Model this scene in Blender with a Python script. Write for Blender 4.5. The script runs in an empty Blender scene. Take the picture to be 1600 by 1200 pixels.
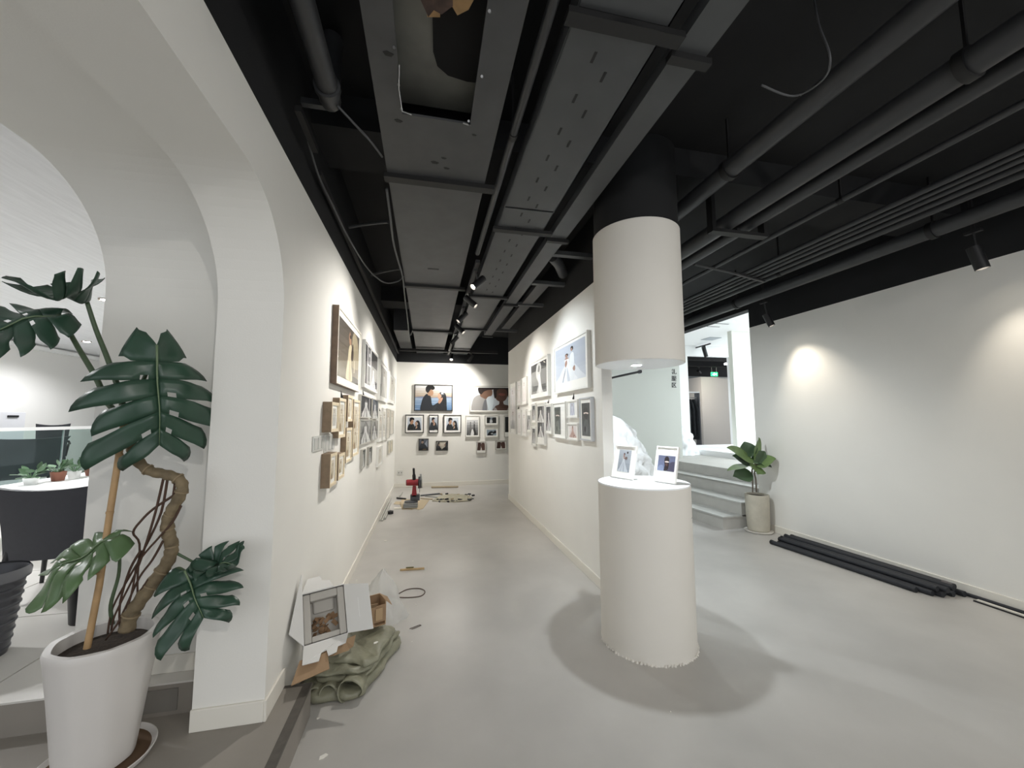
import bpy, bmesh, math, random
from mathutils import Vector, Matrix
random.seed(7)
scene = bpy.context.scene
COL = scene.collection
PI = math.pi
R = math.radians

# ------------------------------------------------------------------ camera
CAMH = 1.5
YAW, PITCH, ROLL, FPX = R(12.16), R(5.08), R(0.2), 612.0
def cam_axes():
    fwd = Vector((math.sin(YAW)*math.cos(PITCH), math.cos(YAW)*math.cos(PITCH), math.sin(PITCH)))
    right = Vector((math.cos(YAW), -math.sin(YAW), 0))
    down = -right.cross(fwd)
    r = math.cos(ROLL)*right + math.sin(ROLL)*down
    d = -math.sin(ROLL)*right + math.cos(ROLL)*down
    return r, d, fwd
CR, CD, CF = cam_axes()
cam_data = bpy.data.cameras.new('camera')
cam_data.sensor_width = 36.0
cam_data.lens = FPX/1600*36.0
cam_data.clip_start = 0.02
cam = bpy.data.objects.new('camera', cam_data)
COL.objects.link(cam)
m = Matrix((CR, -CD, -CF)).transposed().to_4x4()
m.translation = (0, 0, CAMH)
cam.matrix_world = m
scene.camera = cam

def on(px, py, ax, val):
    """point where the photo pixel's line of sight meets the plane X/Y/Z = val"""
    d = CR*((px-800)/FPX) + CD*((py-600)/FPX) + CF
    o = Vector((0, 0, CAMH))
    return o + d*((val-o[ax])/d[ax])
def PX(px, py, v): return on(px, py, 0, v)
def PY(px, py, v): return on(px, py, 1, v)
def PZ(px, py, v): return on(px, py, 2, v)

# ------------------------------------------------------------------ world, exposure
w = bpy.data.worlds.new('world'); scene.world = w
w.use_nodes = True
bg = w.node_tree.nodes['Background']
bg.inputs[0].default_value = (0.92, 0.96, 1.0, 1)
bg.inputs[1].default_value = 0.4
vs = scene.view_settings
vs.view_transform = 'Standard'; vs.look = 'None'; vs.gamma = 1.0; vs.use_curve_mapping = False
vs.exposure = 1.78

# ------------------------------------------------------------------ materials
def lin(c):
    return c/12.92 if c <= 0.04045 else ((c+0.055)/1.055)**2.4
def rgb(h):
    return tuple(lin(int(h[i:i+2], 16)/255) for i in (0, 2, 4)) + (1,)
MATS = {}
def mat(name, hexc, rough=0.5, metal=0.0, noise=0.0, nscale=20.0, bump=0.0, bscale=80.0, spec=0.5, stretch=None, detail=4):
    if name in MATS: return MATS[name]
    m = bpy.data.materials.new(name); m.use_nodes = True
    nt = m.node_tree; b = nt.nodes['Principled BSDF']
    c = rgb(hexc)
    b.inputs['Base Color'].default_value = c
    b.inputs['Roughness'].default_value = rough
    b.inputs['Metallic'].default_value = metal
    b.inputs['Specular IOR Level'].default_value = spec
    if noise or bump:
        tc = nt.nodes.new('ShaderNodeTexCoord')
        vec = tc.outputs['Object']
        if stretch:
            mp = nt.nodes.new('ShaderNodeMapping'); mp.inputs['Scale'].default_value = stretch
            nt.links.new(vec, mp.inputs['Vector']); vec = mp.outputs['Vector']
    if noise:
        n = nt.nodes.new('ShaderNodeTexNoise'); n.inputs['Scale'].default_value = nscale; n.inputs['Detail'].default_value = detail
        nt.links.new(vec, n.inputs['Vector'])
        r = nt.nodes.new('ShaderNodeValToRGB')
        r.color_ramp.elements[0].position = 0.3; r.color_ramp.elements[1].position = 0.7
        r.color_ramp.elements[0].color = tuple(max(0, x*(1-noise)) for x in c[:3]) + (1,)
        r.color_ramp.elements[1].color = tuple(min(1, x*(1+noise)) for x in c[:3]) + (1,)
        nt.links.new(n.outputs['Fac'], r.inputs['Fac']); nt.links.new(r.outputs['Color'], b.inputs['Base Color'])
    if bump:
        n2 = nt.nodes.new('ShaderNodeTexNoise'); n2.inputs['Scale'].default_value = bscale; n2.inputs['Detail'].default_value = 3
        nt.links.new(vec, n2.inputs['Vector'])
        bp = nt.nodes.new('ShaderNodeBump'); bp.inputs['Strength'].default_value = bump; bp.inputs['Distance'].default_value = 0.01
        nt.links.new(n2.outputs['Fac'], bp.inputs['Height']); nt.links.new(bp.outputs['Normal'], b.inputs['Normal'])
    MATS[name] = m
    return m
def emit(name, hexc, strength):
    if name in MATS: return MATS[name]
    m = bpy.data.materials.new(name); m.use_nodes = True
    b = m.node_tree.nodes['Principled BSDF']
    b.inputs['Base Color'].default_value = rgb(hexc)
    b.inputs['Emission Color'].default_value = rgb(hexc)
    b.inputs['Emission Strength'].default_value = strength
    MATS[name] = m
    return m
def glass(name, tint='ffffff', rough=0.02, ior=1.45):
    if name in MATS: return MATS[name]
    m = bpy.data.materials.new(name); m.use_nodes = True
    nt = m.node_tree; nt.nodes.remove(nt.nodes['Principled BSDF'])
    out = nt.nodes['Material Output']
    tr = nt.nodes.new('ShaderNodeBsdfTransparent'); tr.inputs[0].default_value = rgb(tint)
    gl = nt.nodes.new('ShaderNodeBsdfGlossy'); gl.inputs['Roughness'].default_value = rough
    lw = nt.nodes.new('ShaderNodeLayerWeight'); lw.inputs['Blend'].default_value = 0.5
    pw_ = nt.nodes.new('ShaderNodeMath'); pw_.operation = 'POWER'; pw_.inputs[1].default_value = 4.0
    fr = nt.nodes.new('ShaderNodeMath'); fr.operation = 'MULTIPLY_ADD'; fr.inputs[1].default_value = 0.22; fr.inputs[2].default_value = ((ior-1)/(ior+1))**2
    nt.links.new(lw.outputs['Facing'], pw_.inputs[0]); nt.links.new(pw_.outputs[0], fr.inputs[0])
    mx = nt.nodes.new('ShaderNodeMixShader')
    nt.links.new(fr.outputs[0], mx.inputs[0]); nt.links.new(tr.outputs[0], mx.inputs[1]); nt.links.new(gl.outputs[0], mx.inputs[2])
    nt.links.new(mx.outputs[0], out.inputs['Surface'])
    MATS[name] = m
    return m

M_WALL = mat('white_plaster', 'e9e7e1', 0.75, bump=0.05, bscale=160, noise=0.012, nscale=3)
M_FLOOR = mat('polished_concrete', 'b8b5b0', 0.36, noise=0.11, nscale=1.6, bump=0.015, bscale=40, spec=0.45, detail=7)
M_STEP = mat('step_concrete', 'b8b6b0', 0.55, noise=0.06, nscale=5)
M_PLAT = mat('platform_concrete', '8e8880', 0.5, noise=0.06, nscale=4)
M_BLACK = mat('black_ceiling_paint', '0f1012', 0.8, noise=0.25, nscale=5)
M_DUCT = mat('charcoal_duct_paint', '424345', 0.5, noise=0.14, nscale=6)
M_TRAY = mat('charcoal_tray_paint', '434547', 0.5, noise=0.08, nscale=6)
M_PIPE = mat('black_pipe_paint', '303133', 0.5, noise=0.1, nscale=12)
M_DKBAR = mat('black_steel', '0a0a0b', 0.6)
M_BASEB = mat('white_skirting', 'e4e0d6', 0.55)
M_SPOT = mat('black_spotlight_paint', '1b1b1d', 0.45)
M_COLW = mat('ivory_casing', 'dedad2', 0.8, bump=0.03, bscale=120, noise=0.012, nscale=4)

# ------------------------------------------------------------------ mesh builder
WORLD = {}
class MB:
    def __init__(s): s.v = []; s.f = []; s.m = []
    def add(s, vs_, fs, mi=0):
        o = len(s.v); s.v += [Vector(p) for p in vs_]
        for f in fs: s.f.append([o+i for i in f]); s.m.append(mi)
        return s
    def box(s, lo, hi, mi=0):
        (a, b, c), (d, e, f) = lo, hi
        return s.add([(a,b,c),(d,b,c),(d,e,c),(a,e,c),(a,b,f),(d,b,f),(d,e,f),(a,e,f)],
                     [(0,3,2,1),(4,5,6,7),(0,1,5,4),(1,2,6,5),(2,3,7,6),(3,0,4,7)], mi)
    def obox(s, c, ax, ay, az, mi=0):
        """oriented box: centre and three half-extent vectors"""
        c, ax, ay, az = map(Vector, (c, ax, ay, az))
        vs_ = [c-ax-ay-az, c+ax-ay-az, c+ax+ay-az, c-ax+ay-az, c-ax-ay+az, c+ax-ay+az, c+ax+ay+az, c-ax+ay+az]
        return s.add(vs_, [(0,3,2,1),(4,5,6,7),(0,1,5,4),(1,2,6,5),(2,3,7,6),(3,0,4,7)], mi)
    def cyl(s, p0, p1, r0, r1=None, n=16, caps=True, mi=0):
        p0, p1 = Vector(p0), Vector(p1); r1 = r0 if r1 is None else r1
        d = (p1-p0).normalized(); a = d.orthogonal().normalized(); b = d.cross(a)
        vs_ = []
        for p, r in ((p0, r0), (p1, r1)):
            for i in range(n):
                t = 2*PI*i/n; vs_.append(p + a*(r*math.cos(t)) + b*(r*math.sin(t)))
        fs = [(i, (i+1) % n, n+(i+1) % n, n+i) for i in range(n)]
        if caps: fs += [tuple(reversed(range(n))), tuple(range(n, 2*n))]
        return s.add(vs_, fs, mi)
    def tube(s, pts, rad, n=8, caps=True, mi=0):
        pts = [Vector(p) for p in pts]; N = len(pts)
        rr = rad if isinstance(rad, (list, tuple)) else [rad]*N
        vs_ = []; a = None
        for i, p in enumerate(pts):
            d = (pts[min(i+1, N-1)] - pts[max(i-1, 0)]).normalized()
            if a is None: a = d.orthogonal().normalized()
            a = (a - d*a.dot(d)).normalized(); b = d.cross(a)
            for k in range(n):
                t = 2*PI*k/n; vs_.append(p + a*(rr[i]*math.cos(t)) + b*(rr[i]*math.sin(t)))
        fs = []
        for i in range(N-1):
            for k in range(n):
                fs.append((i*n+k, i*n+(k+1) % n, (i+1)*n+(k+1) % n, (i+1)*n+k))
        if caps: fs += [tuple(reversed(range(n))), tuple(range((N-1)*n, N*n))]
        return s.add(vs_, fs, mi)
    def lathe(s, prof, c=(0,0,0), n=32, mi=0, close=False, fn=None):
        c = Vector(c); vs_ = []
        for (r, z) in prof:
            for k in range(n):
                t = 2*PI*k/n; q = fn(r, z, t) if fn else r
                vs_.append(c + Vector((q*math.cos(t), q*math.sin(t), z)))
        fs = []
        for i in range(len(prof)-1):
            for k in range(n):
                fs.append((i*n+k, i*n+(k+1) % n, (i+1)*n+(k+1) % n, (i+1)*n+k))
        if close:
            fs += [tuple(reversed(range(n))), tuple(range((len(prof)-1)*n, len(prof)*n))]
        return s.add(vs_, fs, mi)
    def prism(s, pts2, f, a, b, mi=0):
        """extrude a 2D outline; f(u,v,w) -> point, from w=a to w=b"""
        n = len(pts2)
        vs_ = [f(u, v, a) for u, v in pts2] + [f(u, v, b) for u, v in pts2]
        fs = [tuple(range(n)), tuple(reversed(range(n, 2*n)))] + [(i, n+i, n+(i+1) % n, (i+1) % n) for i in range(n)]
        return s.add(vs_, fs, mi)
    def build(s, name, mats, parent=None, smooth=False, bevel=0, origin=None):
        if not isinstance(mats, (list, tuple)): mats = [mats]
        if parent is None:
            if origin is None:
                lo = [min(p[i] for p in s.v) for i in range(3)]; hi = [max(p[i] for p in s.v) for i in range(3)]
                origin = Vector(((lo[0]+hi[0])/2, (lo[1]+hi[1])/2, lo[2]))
            else: origin = Vector(origin)
        else: origin = WORLD[parent.name]
        me = bpy.data.meshes.new(name)
        me.from_pydata([p-origin for p in s.v], [], s.f)
        bm = bmesh.new(); bm.from_mesh(me); bmesh.ops.recalc_face_normals(bm, faces=bm.faces); bm.to_mesh(me); bm.free()
        for mm in mats: me.materials.append(mm)
        for p, mi in zip(me.polygons, s.m):
            p.material_index = mi
        me.validate()
        o = bpy.data.objects.new(name, me); COL.objects.link(o)
        if parent is None: o.location = origin
        else: o.parent = parent
        WORLD[o.name] = origin
        if smooth:
            for p in me.polygons: p.use_smooth = True
            if smooth != 'all':
                md = o.modifiers.new('edges', 'EDGE_SPLIT'); md.split_angle = R(40)
        if bevel:
            md = o.modifiers.new('bevel', 'BEVEL'); md.width = bevel; md.segments = 2; md.limit_method = 'ANGLE'
        return o
def tag(o, label, cat, group=None):
    o['label'] = label; o['category'] = cat
    if group: o['group'] = group
    return o
def struct(o, label=None):
    o['kind'] = 'structure'
    if label: o['label'] = label
    return o
def thing(name, label, cat, loc, group=None):
    o = bpy.data.objects.new(name, None); COL.objects.link(o)
    o.empty_display_size = 0.1
    o.location = loc; WORLD[o.name] = Vector(loc)
    return tag(o, label, cat, group)
def catmull(pts, k=6, closed=False):
    pts = [Vector(p) for p in pts]; n = len(pts); out = []
    rng = range(n) if closed else range(n-1)
    for i in rng:
        g = (lambda j: pts[j % n]) if closed else (lambda j: pts[min(max(j, 0), n-1)])
        p0, p1, p2, p3 = g(i-1), g(i), g(i+1), g(i+2)
        for q in range(k):
            t = q/k
            out.append(0.5*((2*p1)+(p2-p0)*t+(2*p0-5*p1+4*p2-p3)*t*t+(3*p1-p0-3*p2+p3)*t**3))
    if not closed: out.append(pts[-1])
    return out

# ------------------------------------------------------------------ lights helper
def add_light(kind, name, loc, energy, color=(1,1,1), target=None, parent=None, **kw):
    l = bpy.data.lights.new(name, kind); l.energy = energy; l.color = color
    for k, v in kw.items(): setattr(l, k, v)
    o = bpy.data.objects.new(name, l); COL.objects.link(o)
    loc = Vector(loc)
    base = WORLD[parent.name] if parent else Vector((0,0,0))
    o.location = loc-base
    if parent: o.parent = parent
    if target is not None:
        o.rotation_euler = (Vector(target)-loc).to_track_quat('-Z', 'Y').to_euler()
    return o
WARM = (1.0, 0.90, 0.76); NEUT = (1.0, 0.965, 0.91); COOL = (0.88, 0.95, 1.0)

# ================================================================== SETTING
XL, XP, XR, YB, ZT, ZS = -0.695, 1.523, 4.50, 9.12, 2.79, 3.45
PLAT = 0.16; OFF = 0.30
struct(MB().box((-1.0, -3.0, -0.1), (XR+0.1, YB+0.1, 0)).build('floor', M_FLOOR), 'grey polished concrete gallery floor')
# left wall with the rounded arch
def arch_outline(y1, ztop, r, z0, yend, zhi, zend):
    pts = [(y1, z0)]
    for k in range(0, 17):
        t = (PI/2)*k/16
        pts.append((y1-r+r*math.cos(t), ztop-r+r*math.sin(t)))
    pts += [(-2.6, ztop), (-2.6, z0), (-3.0, z0), (-3.0, zhi), (yend, zhi), (yend, zend)]
    return pts
o1 = arch_outline(2.07, 2.505, 0.48, PLAT, YB, ZT, 0.0) + [(2.30, 0.0), (2.30, PLAT)]
struct(MB().prism(o1, lambda u, v, x: Vector((x, u, v)), -0.98, XL).build('wall_left', M_WALL), 'white corridor wall with a rounded arch opening')
o2 = arch_outline(2.29, 2.61, 0.48, OFF, YB, ZS, OFF)
struct(MB().prism(o2, lambda u, v, x: Vector((x, u, v)), -1.58, -0.982).build('wall_left_inner', M_WALL), 'inner thickness of the arch wall towards the office')
struct(MB().box((-0.98, -3.0, ZT), (XL, YB, ZS)).build('wall_left_upper', M_BLACK))
struct(MB().box((-1.6, YB, 0), (4.9, YB+0.12, ZT)).build('wall_back', M_WALL), 'white end wall of the corridor hung with framed photographs')
struct(MB().box((-1.6, YB, ZT), (4.9, YB+0.12, ZS)).build('wall_back_upper', M_BLACK))
# partition (L shaped): corridor side and the grey-green room side
struct(MB().box((XP, 3.25, 0), (XP+0.10, 7.40, ZT)).build('wall_partition', M_WALL), 'white partition wall hung with framed photographs')
struct(MB().box((XP, 3.25, ZT), (XP+0.10, 7.40, ZS)).build('wall_partition_upper', M_BLACK))
M_GREEN = mat('sage_grey_paint', 'bcbfb8', 0.75)
struct(MB().box((XP+0.10, 7.25, 0), (5.16, 7.40, ZS)).build('wall_dressing', M_GREEN), 'pale sage wall of the dressing area with black characters')
# right wall
struct(MB().box((XR, -3.0, 0), (XR+0.14, 4.69, ZT)).build('wall_right', M_WALL), 'long white right hand wall lit by spotlights')
struct(MB().box((XR, -3.0, ZT), (XR+0.14, 4.69, ZS)).build('wall_right_upper', M_BLACK))
struct(MB().box((XR, 4.69, 3.06), (XR+0.14, 7.25, ZS)).build('wall_right_header', M_BLACK))
# ceiling slab and the beam carried by the column
struct(MB().box((-1.0, -3.0, ZS), (XR+0.14, YB+0.12, ZS+0.12)).build('ceiling', M_BLACK), 'black painted concrete ceiling slab')
struct(MB().box((XL, 2.36, 3.24), (XR, 2.78, ZS)).build('ceiling_beam', M_BLACK))
struct(MB().box((XL, 5.9, 3.24), (XR, 6.3, ZS)).build('ceiling_beam', M_BLACK))
# baseboards
def baseb(name, lo, hi, parent=None):
    return struct(MB().box(lo, hi).build(name, M_BASEB, bevel=0.003))
baseb('baseboard_left', (XL, 2.31, 0), (XL+0.012, YB, 0.09))
baseb('baseboard_left', (-0.982, 2.058, PLAT), (XL, 2.07, PLAT+0.09))
baseb('baseboard_left', (XL, 2.058, PLAT), (XL+0.012, 2.30, PLAT+0.09))
baseb('baseboard_left', (-1.58, 2.278, OFF), (-0.983, 2.29, OFF+0.08))
baseb('baseboard_back', (XL+0.012, YB-0.012, 0), (4.9, YB, 0.09))
baseb('baseboard_partition', (XP-0.012, 3.24, 0), (XP, 7.40, 0.09))
baseb('baseboard_partition', (XP, 3.238, 0), (XP+0.10, 3.25, 0.09))
baseb('baseboard_right', (XR-0.012, -3.0, 0), (XR, 4.69, 0.09))
# raised platform in front of the arch, office floor behind
plat = struct(MB().box((-8.2, -3.0, 0), (-0.56, 2.30, PLAT-0.012)).build('floor_platform', M_PLAT), 'grey raised step in front of the arch')
MB().box((-8.2, -3.0, PLAT-0.012), (-0.595, 2.28, PLAT)).build('step_slab', M_PLAT, plat)
M_EDGE = mat('dark_edge_trim', '55504a', 0.5, noise=0.15, nscale=30)
MB().box((-0.595, -3.0, PLAT-0.012), (-0.555, 2.30, PLAT+0.001)).build('edge_strip', M_EDGE, plat)
MB().box((-0.695, 2.28, PLAT-0.012), (-0.595, 2.30, PLAT+0.001)).build('edge_strip', M_EDGE, plat)
M_TILE = mat('office_floor_tile', 'd3d0ca', 0.4, noise=0.03, nscale=3)
ofl = struct(MB().box((-8.2, 2.2, 0), (-1.0, 14.0, OFF-0.008)).build('floor_office', M_PLAT), 'pale tiled office floor')
tb = MB().box((0, 0, 0), (0.892, 0.892, 0.008))
first = None
for i in range(8):
    for j in range(9):
        x0, y0 = -1.9-0.9*i, 2.2+0.9*j
        if first is None:
            first = tb.build('tile', M_TILE, ofl); t = first
        else:
            t = first.copy(); COL.objects.link(t)
        t.location = Vector((x0, y0, OFF-0.008)) - WORLD[ofl.name] + WORLD[ofl.name]
        t.location = Vector((x0, y0, OFF-0.008)) - WORLD[ofl.name]
first.data.transform(Matrix.Translation(WORLD[ofl.name]))
MB().box((-1.27, 2.194, 0.18), (-1.10, 2.2, 0.275)).build('riser_panel', mat('riser_panel_grey', '7c7872', 0.5), ofl)
# office shell
M_OFFW = mat('office_white', 'edebe8', 0.7)
M_BRUSH = mat('brushed_plaster', 'e6e7e9', 0.7, noise=0.05, nscale=3, bump=0.25, bscale=7, stretch=(9, 1, 1))
struct(MB().box((-8.2, -3.0, 3.1), (-1.582, 14.0, 3.2)).build('ceiling_office', M_BRUSH), 'brushed white plaster office ceiling')
struct(MB().box((-8.2, -3.0, 0), (-8.1, 14.0, 3.1)).build('wall_office', M_OFFW), 'white office wall')
struct(MB().box((-8.2, 14.0, 0), (-1.0, 14.1, 3.1)).build('wall_office_end', M_OFFW))
struct(MB().box((-8.1, -3.0, 2.98), (-8.0, 14.0, 3.06)).build('trim_1', mat('cove_white', 'f6f6f4', 0.6)))
# stairs on the right
ang = R(4.2)
def st(x, y, z, X0=3.93, Y0=4.72):
    return Vector((X0 + x*math.cos(ang) - y*math.sin(ang), Y0 + x*math.sin(ang)*0.4 + y*math.cos(ang), z))
RISE = 0.172
stairs = struct(MB().prism([(0.62,0),(1.5,0),(1.5,2.7),(0.62,2.7)], lambda u, v, z: st(u, v, z), 0, RISE*3).build('stairs', M_STEP), 'grey concrete stairs rising beside the right wall')
MB().prism([(0,0),(0.62,0),(0.62,2.7),(0,2.7)], lambda u, v, z: st(u, v, z), 0, RISE-0.02).build('step', M_STEP, stairs)
MB().prism([(0.31,0.0),(0.62,0.0),(0.62,2.7),(0.31,2.7)], lambda u, v, z: st(u, v, z), RISE, 2*RISE-0.02).build('step', M_STEP, stairs)
M_NOSE = mat('step_tread', 'b9b9b4', 0.5, noise=0.05, nscale=6)
MB().prism([(-0.012,-0.012),(0.31,-0.012),(0.31,2.7),(-0.012,2.7)], lambda u, v, z: st(u, v, z), RISE-0.02, RISE).build('tread', M_NOSE, stairs)
MB().prism([(0.298,-0.012),(0.61,-0.012),(0.61,2.7),(0.298,2.7)], lambda u, v, z: st(u, v, z), 2*RISE-0.02, 2*RISE).build('tread', M_NOSE, stairs)
MB().prism([(0.598,0.1),(0.91,0.1),(0.91,2.7),(0.598,2.7)], lambda u, v, z: st(u, v, z), 3*RISE, 3*RISE+0.012).build('tread', M_NOSE, stairs)
ZP = RISE*4
struct(MB().prism([(0.88,0.05),(6,0.05),(6,4.4),(0.88,4.4)], lambda u, v, z: st(u, v, z), 0.1, ZP).build('floor_landing', M_STEP), 'pale landing floor at the top of the stairs')
M_WHITE = mat('bright_white', 'f3f4f3', 0.6)
struct(MB().box((5.98, 6.2, ZP), (9.6, 9.12, 0.80)).build('floor_stage', M_WHITE), 'white raised stage past the stairs')
# room past the stairs
struct(MB().box((XR+0.14, 4.0, 3.42), (9.7, 9.12, 3.5)).build('ceiling_landing', M_WHITE))
struct(MB().box((9.6, 4.0, 0), (9.7, 9.12, 3.5)).build('wall_landing_side', M_WHITE))
struct(MB().box((XR+0.14, 3.9, 0), (9.7, 4.0, 3.5)).build('wall_landing_near', M_WHITE))
pw = MB()
pw.box((5.16, 9.0, ZP), (6.66, 9.12, 3.42)); pw.box((7.96, 9.0, 0.8), (9.6, 9.12, 3.42)); pw.box((6.66, 9.0, 3.14), (7.96, 9.12, 3.42))
struct(pw.build('wall_portal', M_WHITE), 'white portal framing the far dark room')
struct(MB().box((6.53, 7.3, ZP+0.1), (7.3, 7.42, 3.42)).build('wall_pier', mat('cream_pier', 'eef0e6', 0.7)), 'pale square pier standing on the landing')
# far room
struct(MB().box((5.2, 9.12, 0.2), (16, 17, 0.5)).build('floor_far_room', M_STEP))
struct(MB().box((5.2, 9.12, 3.55), (16, 17, 3.7)).build('ceiling_far_room', M_BLACK))
struct(MB().box((5.2, 16.8, 0.5), (16, 17, 3.55)).build('wall_far_room', mat('far_grey_wall', '8b8f91', 0.7)))
struct(MB().box((9.85, 12.6, 0.5), (12.5, 14.8, 3.02)).build('wall_far_booth', mat('booth_paint', 'c9c7c4', 0.7)), 'pale boxed booth in the far room')
for yy in (10.0, 11.2):
    struct(MB().box((5.6, yy, 3.2), (13, yy+0.12, 3.5)).build('ceiling_beam', M_BLACK))

# ================================================================== COLUMN
CX, CY, CRAD = 1.498, 2.566, 0.31
struct(MB().lathe([(0.30, 2.84), (0.30, ZS)], (CX, CY, 0), 48, close=True).build('column_shaft', M_BLACK, smooth=True), 'black upper shaft of the round column')
cas = thing('column_casing', 'ivory round upper column casing above the open display niche', 'column', (CX, CY, 1.887))
MB().lathe([(CRAD-0.004, 1.887), (CRAD, 1.891), (CRAD, 2.846), (CRAD-0.004, 2.85)], (CX, CY, 0), 64, close=True).build('casing', M_COLW, cas, smooth=True)
MB().lathe([(CRAD-0.006, 1.8862), (CRAD-0.006, 1.8869)], (CX, CY, 0), 64, close=True).build('underside_brightened', mat('pedestal_top_white', 'f4f6f6', 0.5), cas)  # whiter than the casing: light bounced off the pedestal put into the colour
dl = MB().lathe([(0.045, 1.883), (0.045, 1.886)], (CX-0.02, CY, 0), 24, close=True).build('downlight', mat('downlight_ring', 'f2f2f0', 0.4), cas)
MB().lathe([(0.034, 1.882), (0.034, 1.883)], (CX-0.02, CY, 0), 24, close=True).build('lens', emit('lens_cool', 'f4f8ff', 25), dl)
add_light('SPOT', 'niche_lamp', (CX-0.02, CY, 1.875), 12, COOL, (CX-0.02, CY, 0), cas, spot_size=R(118), spot_blend=0.8, shadow_soft_size=0.02)
ped = thing('display_pedestal', 'ivory round pedestal with white top below the column casing', 'pedestal', (CX, CY, 0))
def wob(r, z, t):
    return r + (0.004*math.sin(9*t)+0.003*math.sin(23*t+1) if z < 0.02 else 0)
MB().lathe([(CRAD+0.002, 0.0), (CRAD+0.001, 0.03), (CRAD, 0.05), (CRAD, 1.044)], (CX, CY, 0), 96, close=True, fn=wob).build('drum', M_COLW, ped, smooth=True)
MB().lathe([(CRAD-0.001, 1.044), (CRAD-0.001, 1.054)], (CX, CY, 0), 64, close=True).build('top', mat('pedestal_top_white', 'f4f6f6', 0.5), ped, smooth=True)
MB().tube(catmull([(CX+(CRAD+.0006)*math.cos(t_), CY+(CRAD+.0006)*math.sin(t_), z_) for t_, z_ in zip((R(-48), R(-42), R(-36), R(-32)), (.845, .842, .855, .885))], 4), .0014, 5).build('scratch', mat('scratch_grey', '8d8a84', 0.8), ped)
# ragged caulk where the drum meets the floor
ck = MB()
rnd = random.Random(3)
for k in range(46):
    t = R(170) + R(200)*k/46 + rnd.uniform(-.02, .02)
    p = Vector((CX+(CRAD+0.004)*math.cos(t), CY+(CRAD+0.004)*math.sin(t), 0))
    ck.lathe([(rnd.uniform(.004, .011), 0), (rnd.uniform(.003, .008), rnd.uniform(.004, .012)), (0.0005, .014)], p, 6)
c_ = ck.build('caulk_edge', M_COLW, ped, smooth=True)

# ================================================================== CEILING SERVICES
YN = -1.5
M_SHINY_ = mat('bare_screw_metal', 'b8b8b8', 0.3, metal=1)
duct = thing('ventilation_duct', 'wide flat charcoal ventilation duct along the corridor with a torn open bottom', 'duct', (0.035, 3.8, 3.0))
DX0, DX1 = -0.262, 0.335
MB().box((DX0, YN, 3.002), (DX0+0.012, 9.1, 3.2)).box((DX1-0.012, YN, 3.002), (DX1, 9.1, 3.2)).box((DX0, YN, 3.2), (DX1, 9.1, 3.21)).build('duct_body', M_DUCT, duct)
for (a, b) in ((1.88, 2.37), (2.43, 4.38), (4.44, 6.66), (6.72, 9.1)):
    MB().box((DX0, a, 3.0), (DX1, b, 3.012)).build('bottom_panel', M_DUCT, duct)
MB().box((DX0, YN, 3.0), (-0.145, 1.88, 3.012)).build('bottom_panel', M_DUCT, duct)
MB().box((0.19, YN, 3.0), (DX1, 1.88, 3.012)).build('bottom_panel', M_DUCT, duct)
MB().box((-0.145, YN, 3.0), (0.19, 1.20, 3.012)).build('bottom_panel', M_DUCT, duct)
# inside of the torn opening: lining, dark branch hole, rusty collar and timber scraps
MB().box((-0.25, 1.0, 3.12), (0.32, 1.95, 3.13)).build('lining', mat('bare_duct_metal', '6a6a64', 0.5, noise=0.2, nscale=6), duct)
MB().prism([(0.23, 1.33), (0.23, 1.74), (0.16, 1.745), (0.07, 1.73), (0.02, 1.69), (0.0, 1.62), (-0.005, 1.45), (0.01, 1.33)], lambda u, v, z: Vector((u, v, z)), 3.108, 3.1195).build('branch_hole', mat('hole_black', '050505', 0.9), duct)
M_CHIP = mat('peeled_paint', '2b2b2a', 0.9)
for (x, y, r_) in ((-0.18, 1.56, .022), (-0.165, 1.93, .02), (0.07, 2.17, .016), (0.02, 2.22, .024), (0.09, 2.26, .018), (0.22, 1.95, .012)):
    MB().prism([(x-r_, y-.3*r_), (x-.2*r_, y-.6*r_), (x+r_, y-.1*r_), (x+.5*r_, y+.5*r_), (x-.6*r_, y+.4*r_)], lambda u, v, z: Vector((u, v, z)), 2.9985, 3.0).build('peeled_patch', M_CHIP, duct)
MB().tube([(-0.14, 1.60, 2.998), (-0.15, 1.72, 2.99), (-0.143, 1.85, 2.992), (-0.10, 1.875, 3.0)], .003, 5).build('torn_edge', M_SHINY_, duct)
MB().tube([(0.19, 1.88, 2.998), (0.18, 1.865, 2.985), (0.155, 1.872, 2.996)], .004, 5).build('torn_edge', M_SHINY_, duct)
M_RUST = mat('rusty_metal', '4a3a33', 0.8, noise=0.4, nscale=25)
MB().prism([(-0.09,1.24),(0.06,1.22),(0.07,1.36),(0.03,1.40),(0.0,1.39),(-0.02,1.42),(-0.05,1.36),(-0.09,1.34)], lambda u, v, z: Vector((u, v, z)), 3.05, 3.065).build('rusty_collar', M_RUST, duct)
M_TIMB = mat('raw_timber', 'a5855c', 0.8, noise=0.2, nscale=18)
MB().prism([(-0.03,1.37),(0.02,1.36),(0.025,1.43),(-0.025,1.44)], lambda u, v, z: Vector((u, v, z)), 3.07, 3.09).build('timber_scrap', M_TIMB, duct)
MB().prism([(0.055,1.25),(0.17,1.27),(0.13,1.37),(0.09,1.40),(0.06,1.36)], lambda u, v, z: Vector((u, v, z)), 3.06, 3.08).build('timber_scrap', M_TIMB, duct)
M_SHINY = mat('bare_screw_metal', 'b8b8b8', 0.3, metal=1)
for (x, y) in ((-0.155, 1.52), (-0.15, 1.7), (-0.147, 1.84), (0.18, 1.85), (0.21, 1.58), (0.2, 1.3)):
    MB().cyl((x, y, 2.994), (x+.004, y+.01, 3.0), 0.006, 0.004, 8).build('screw', M_SHINY, duct)
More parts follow.
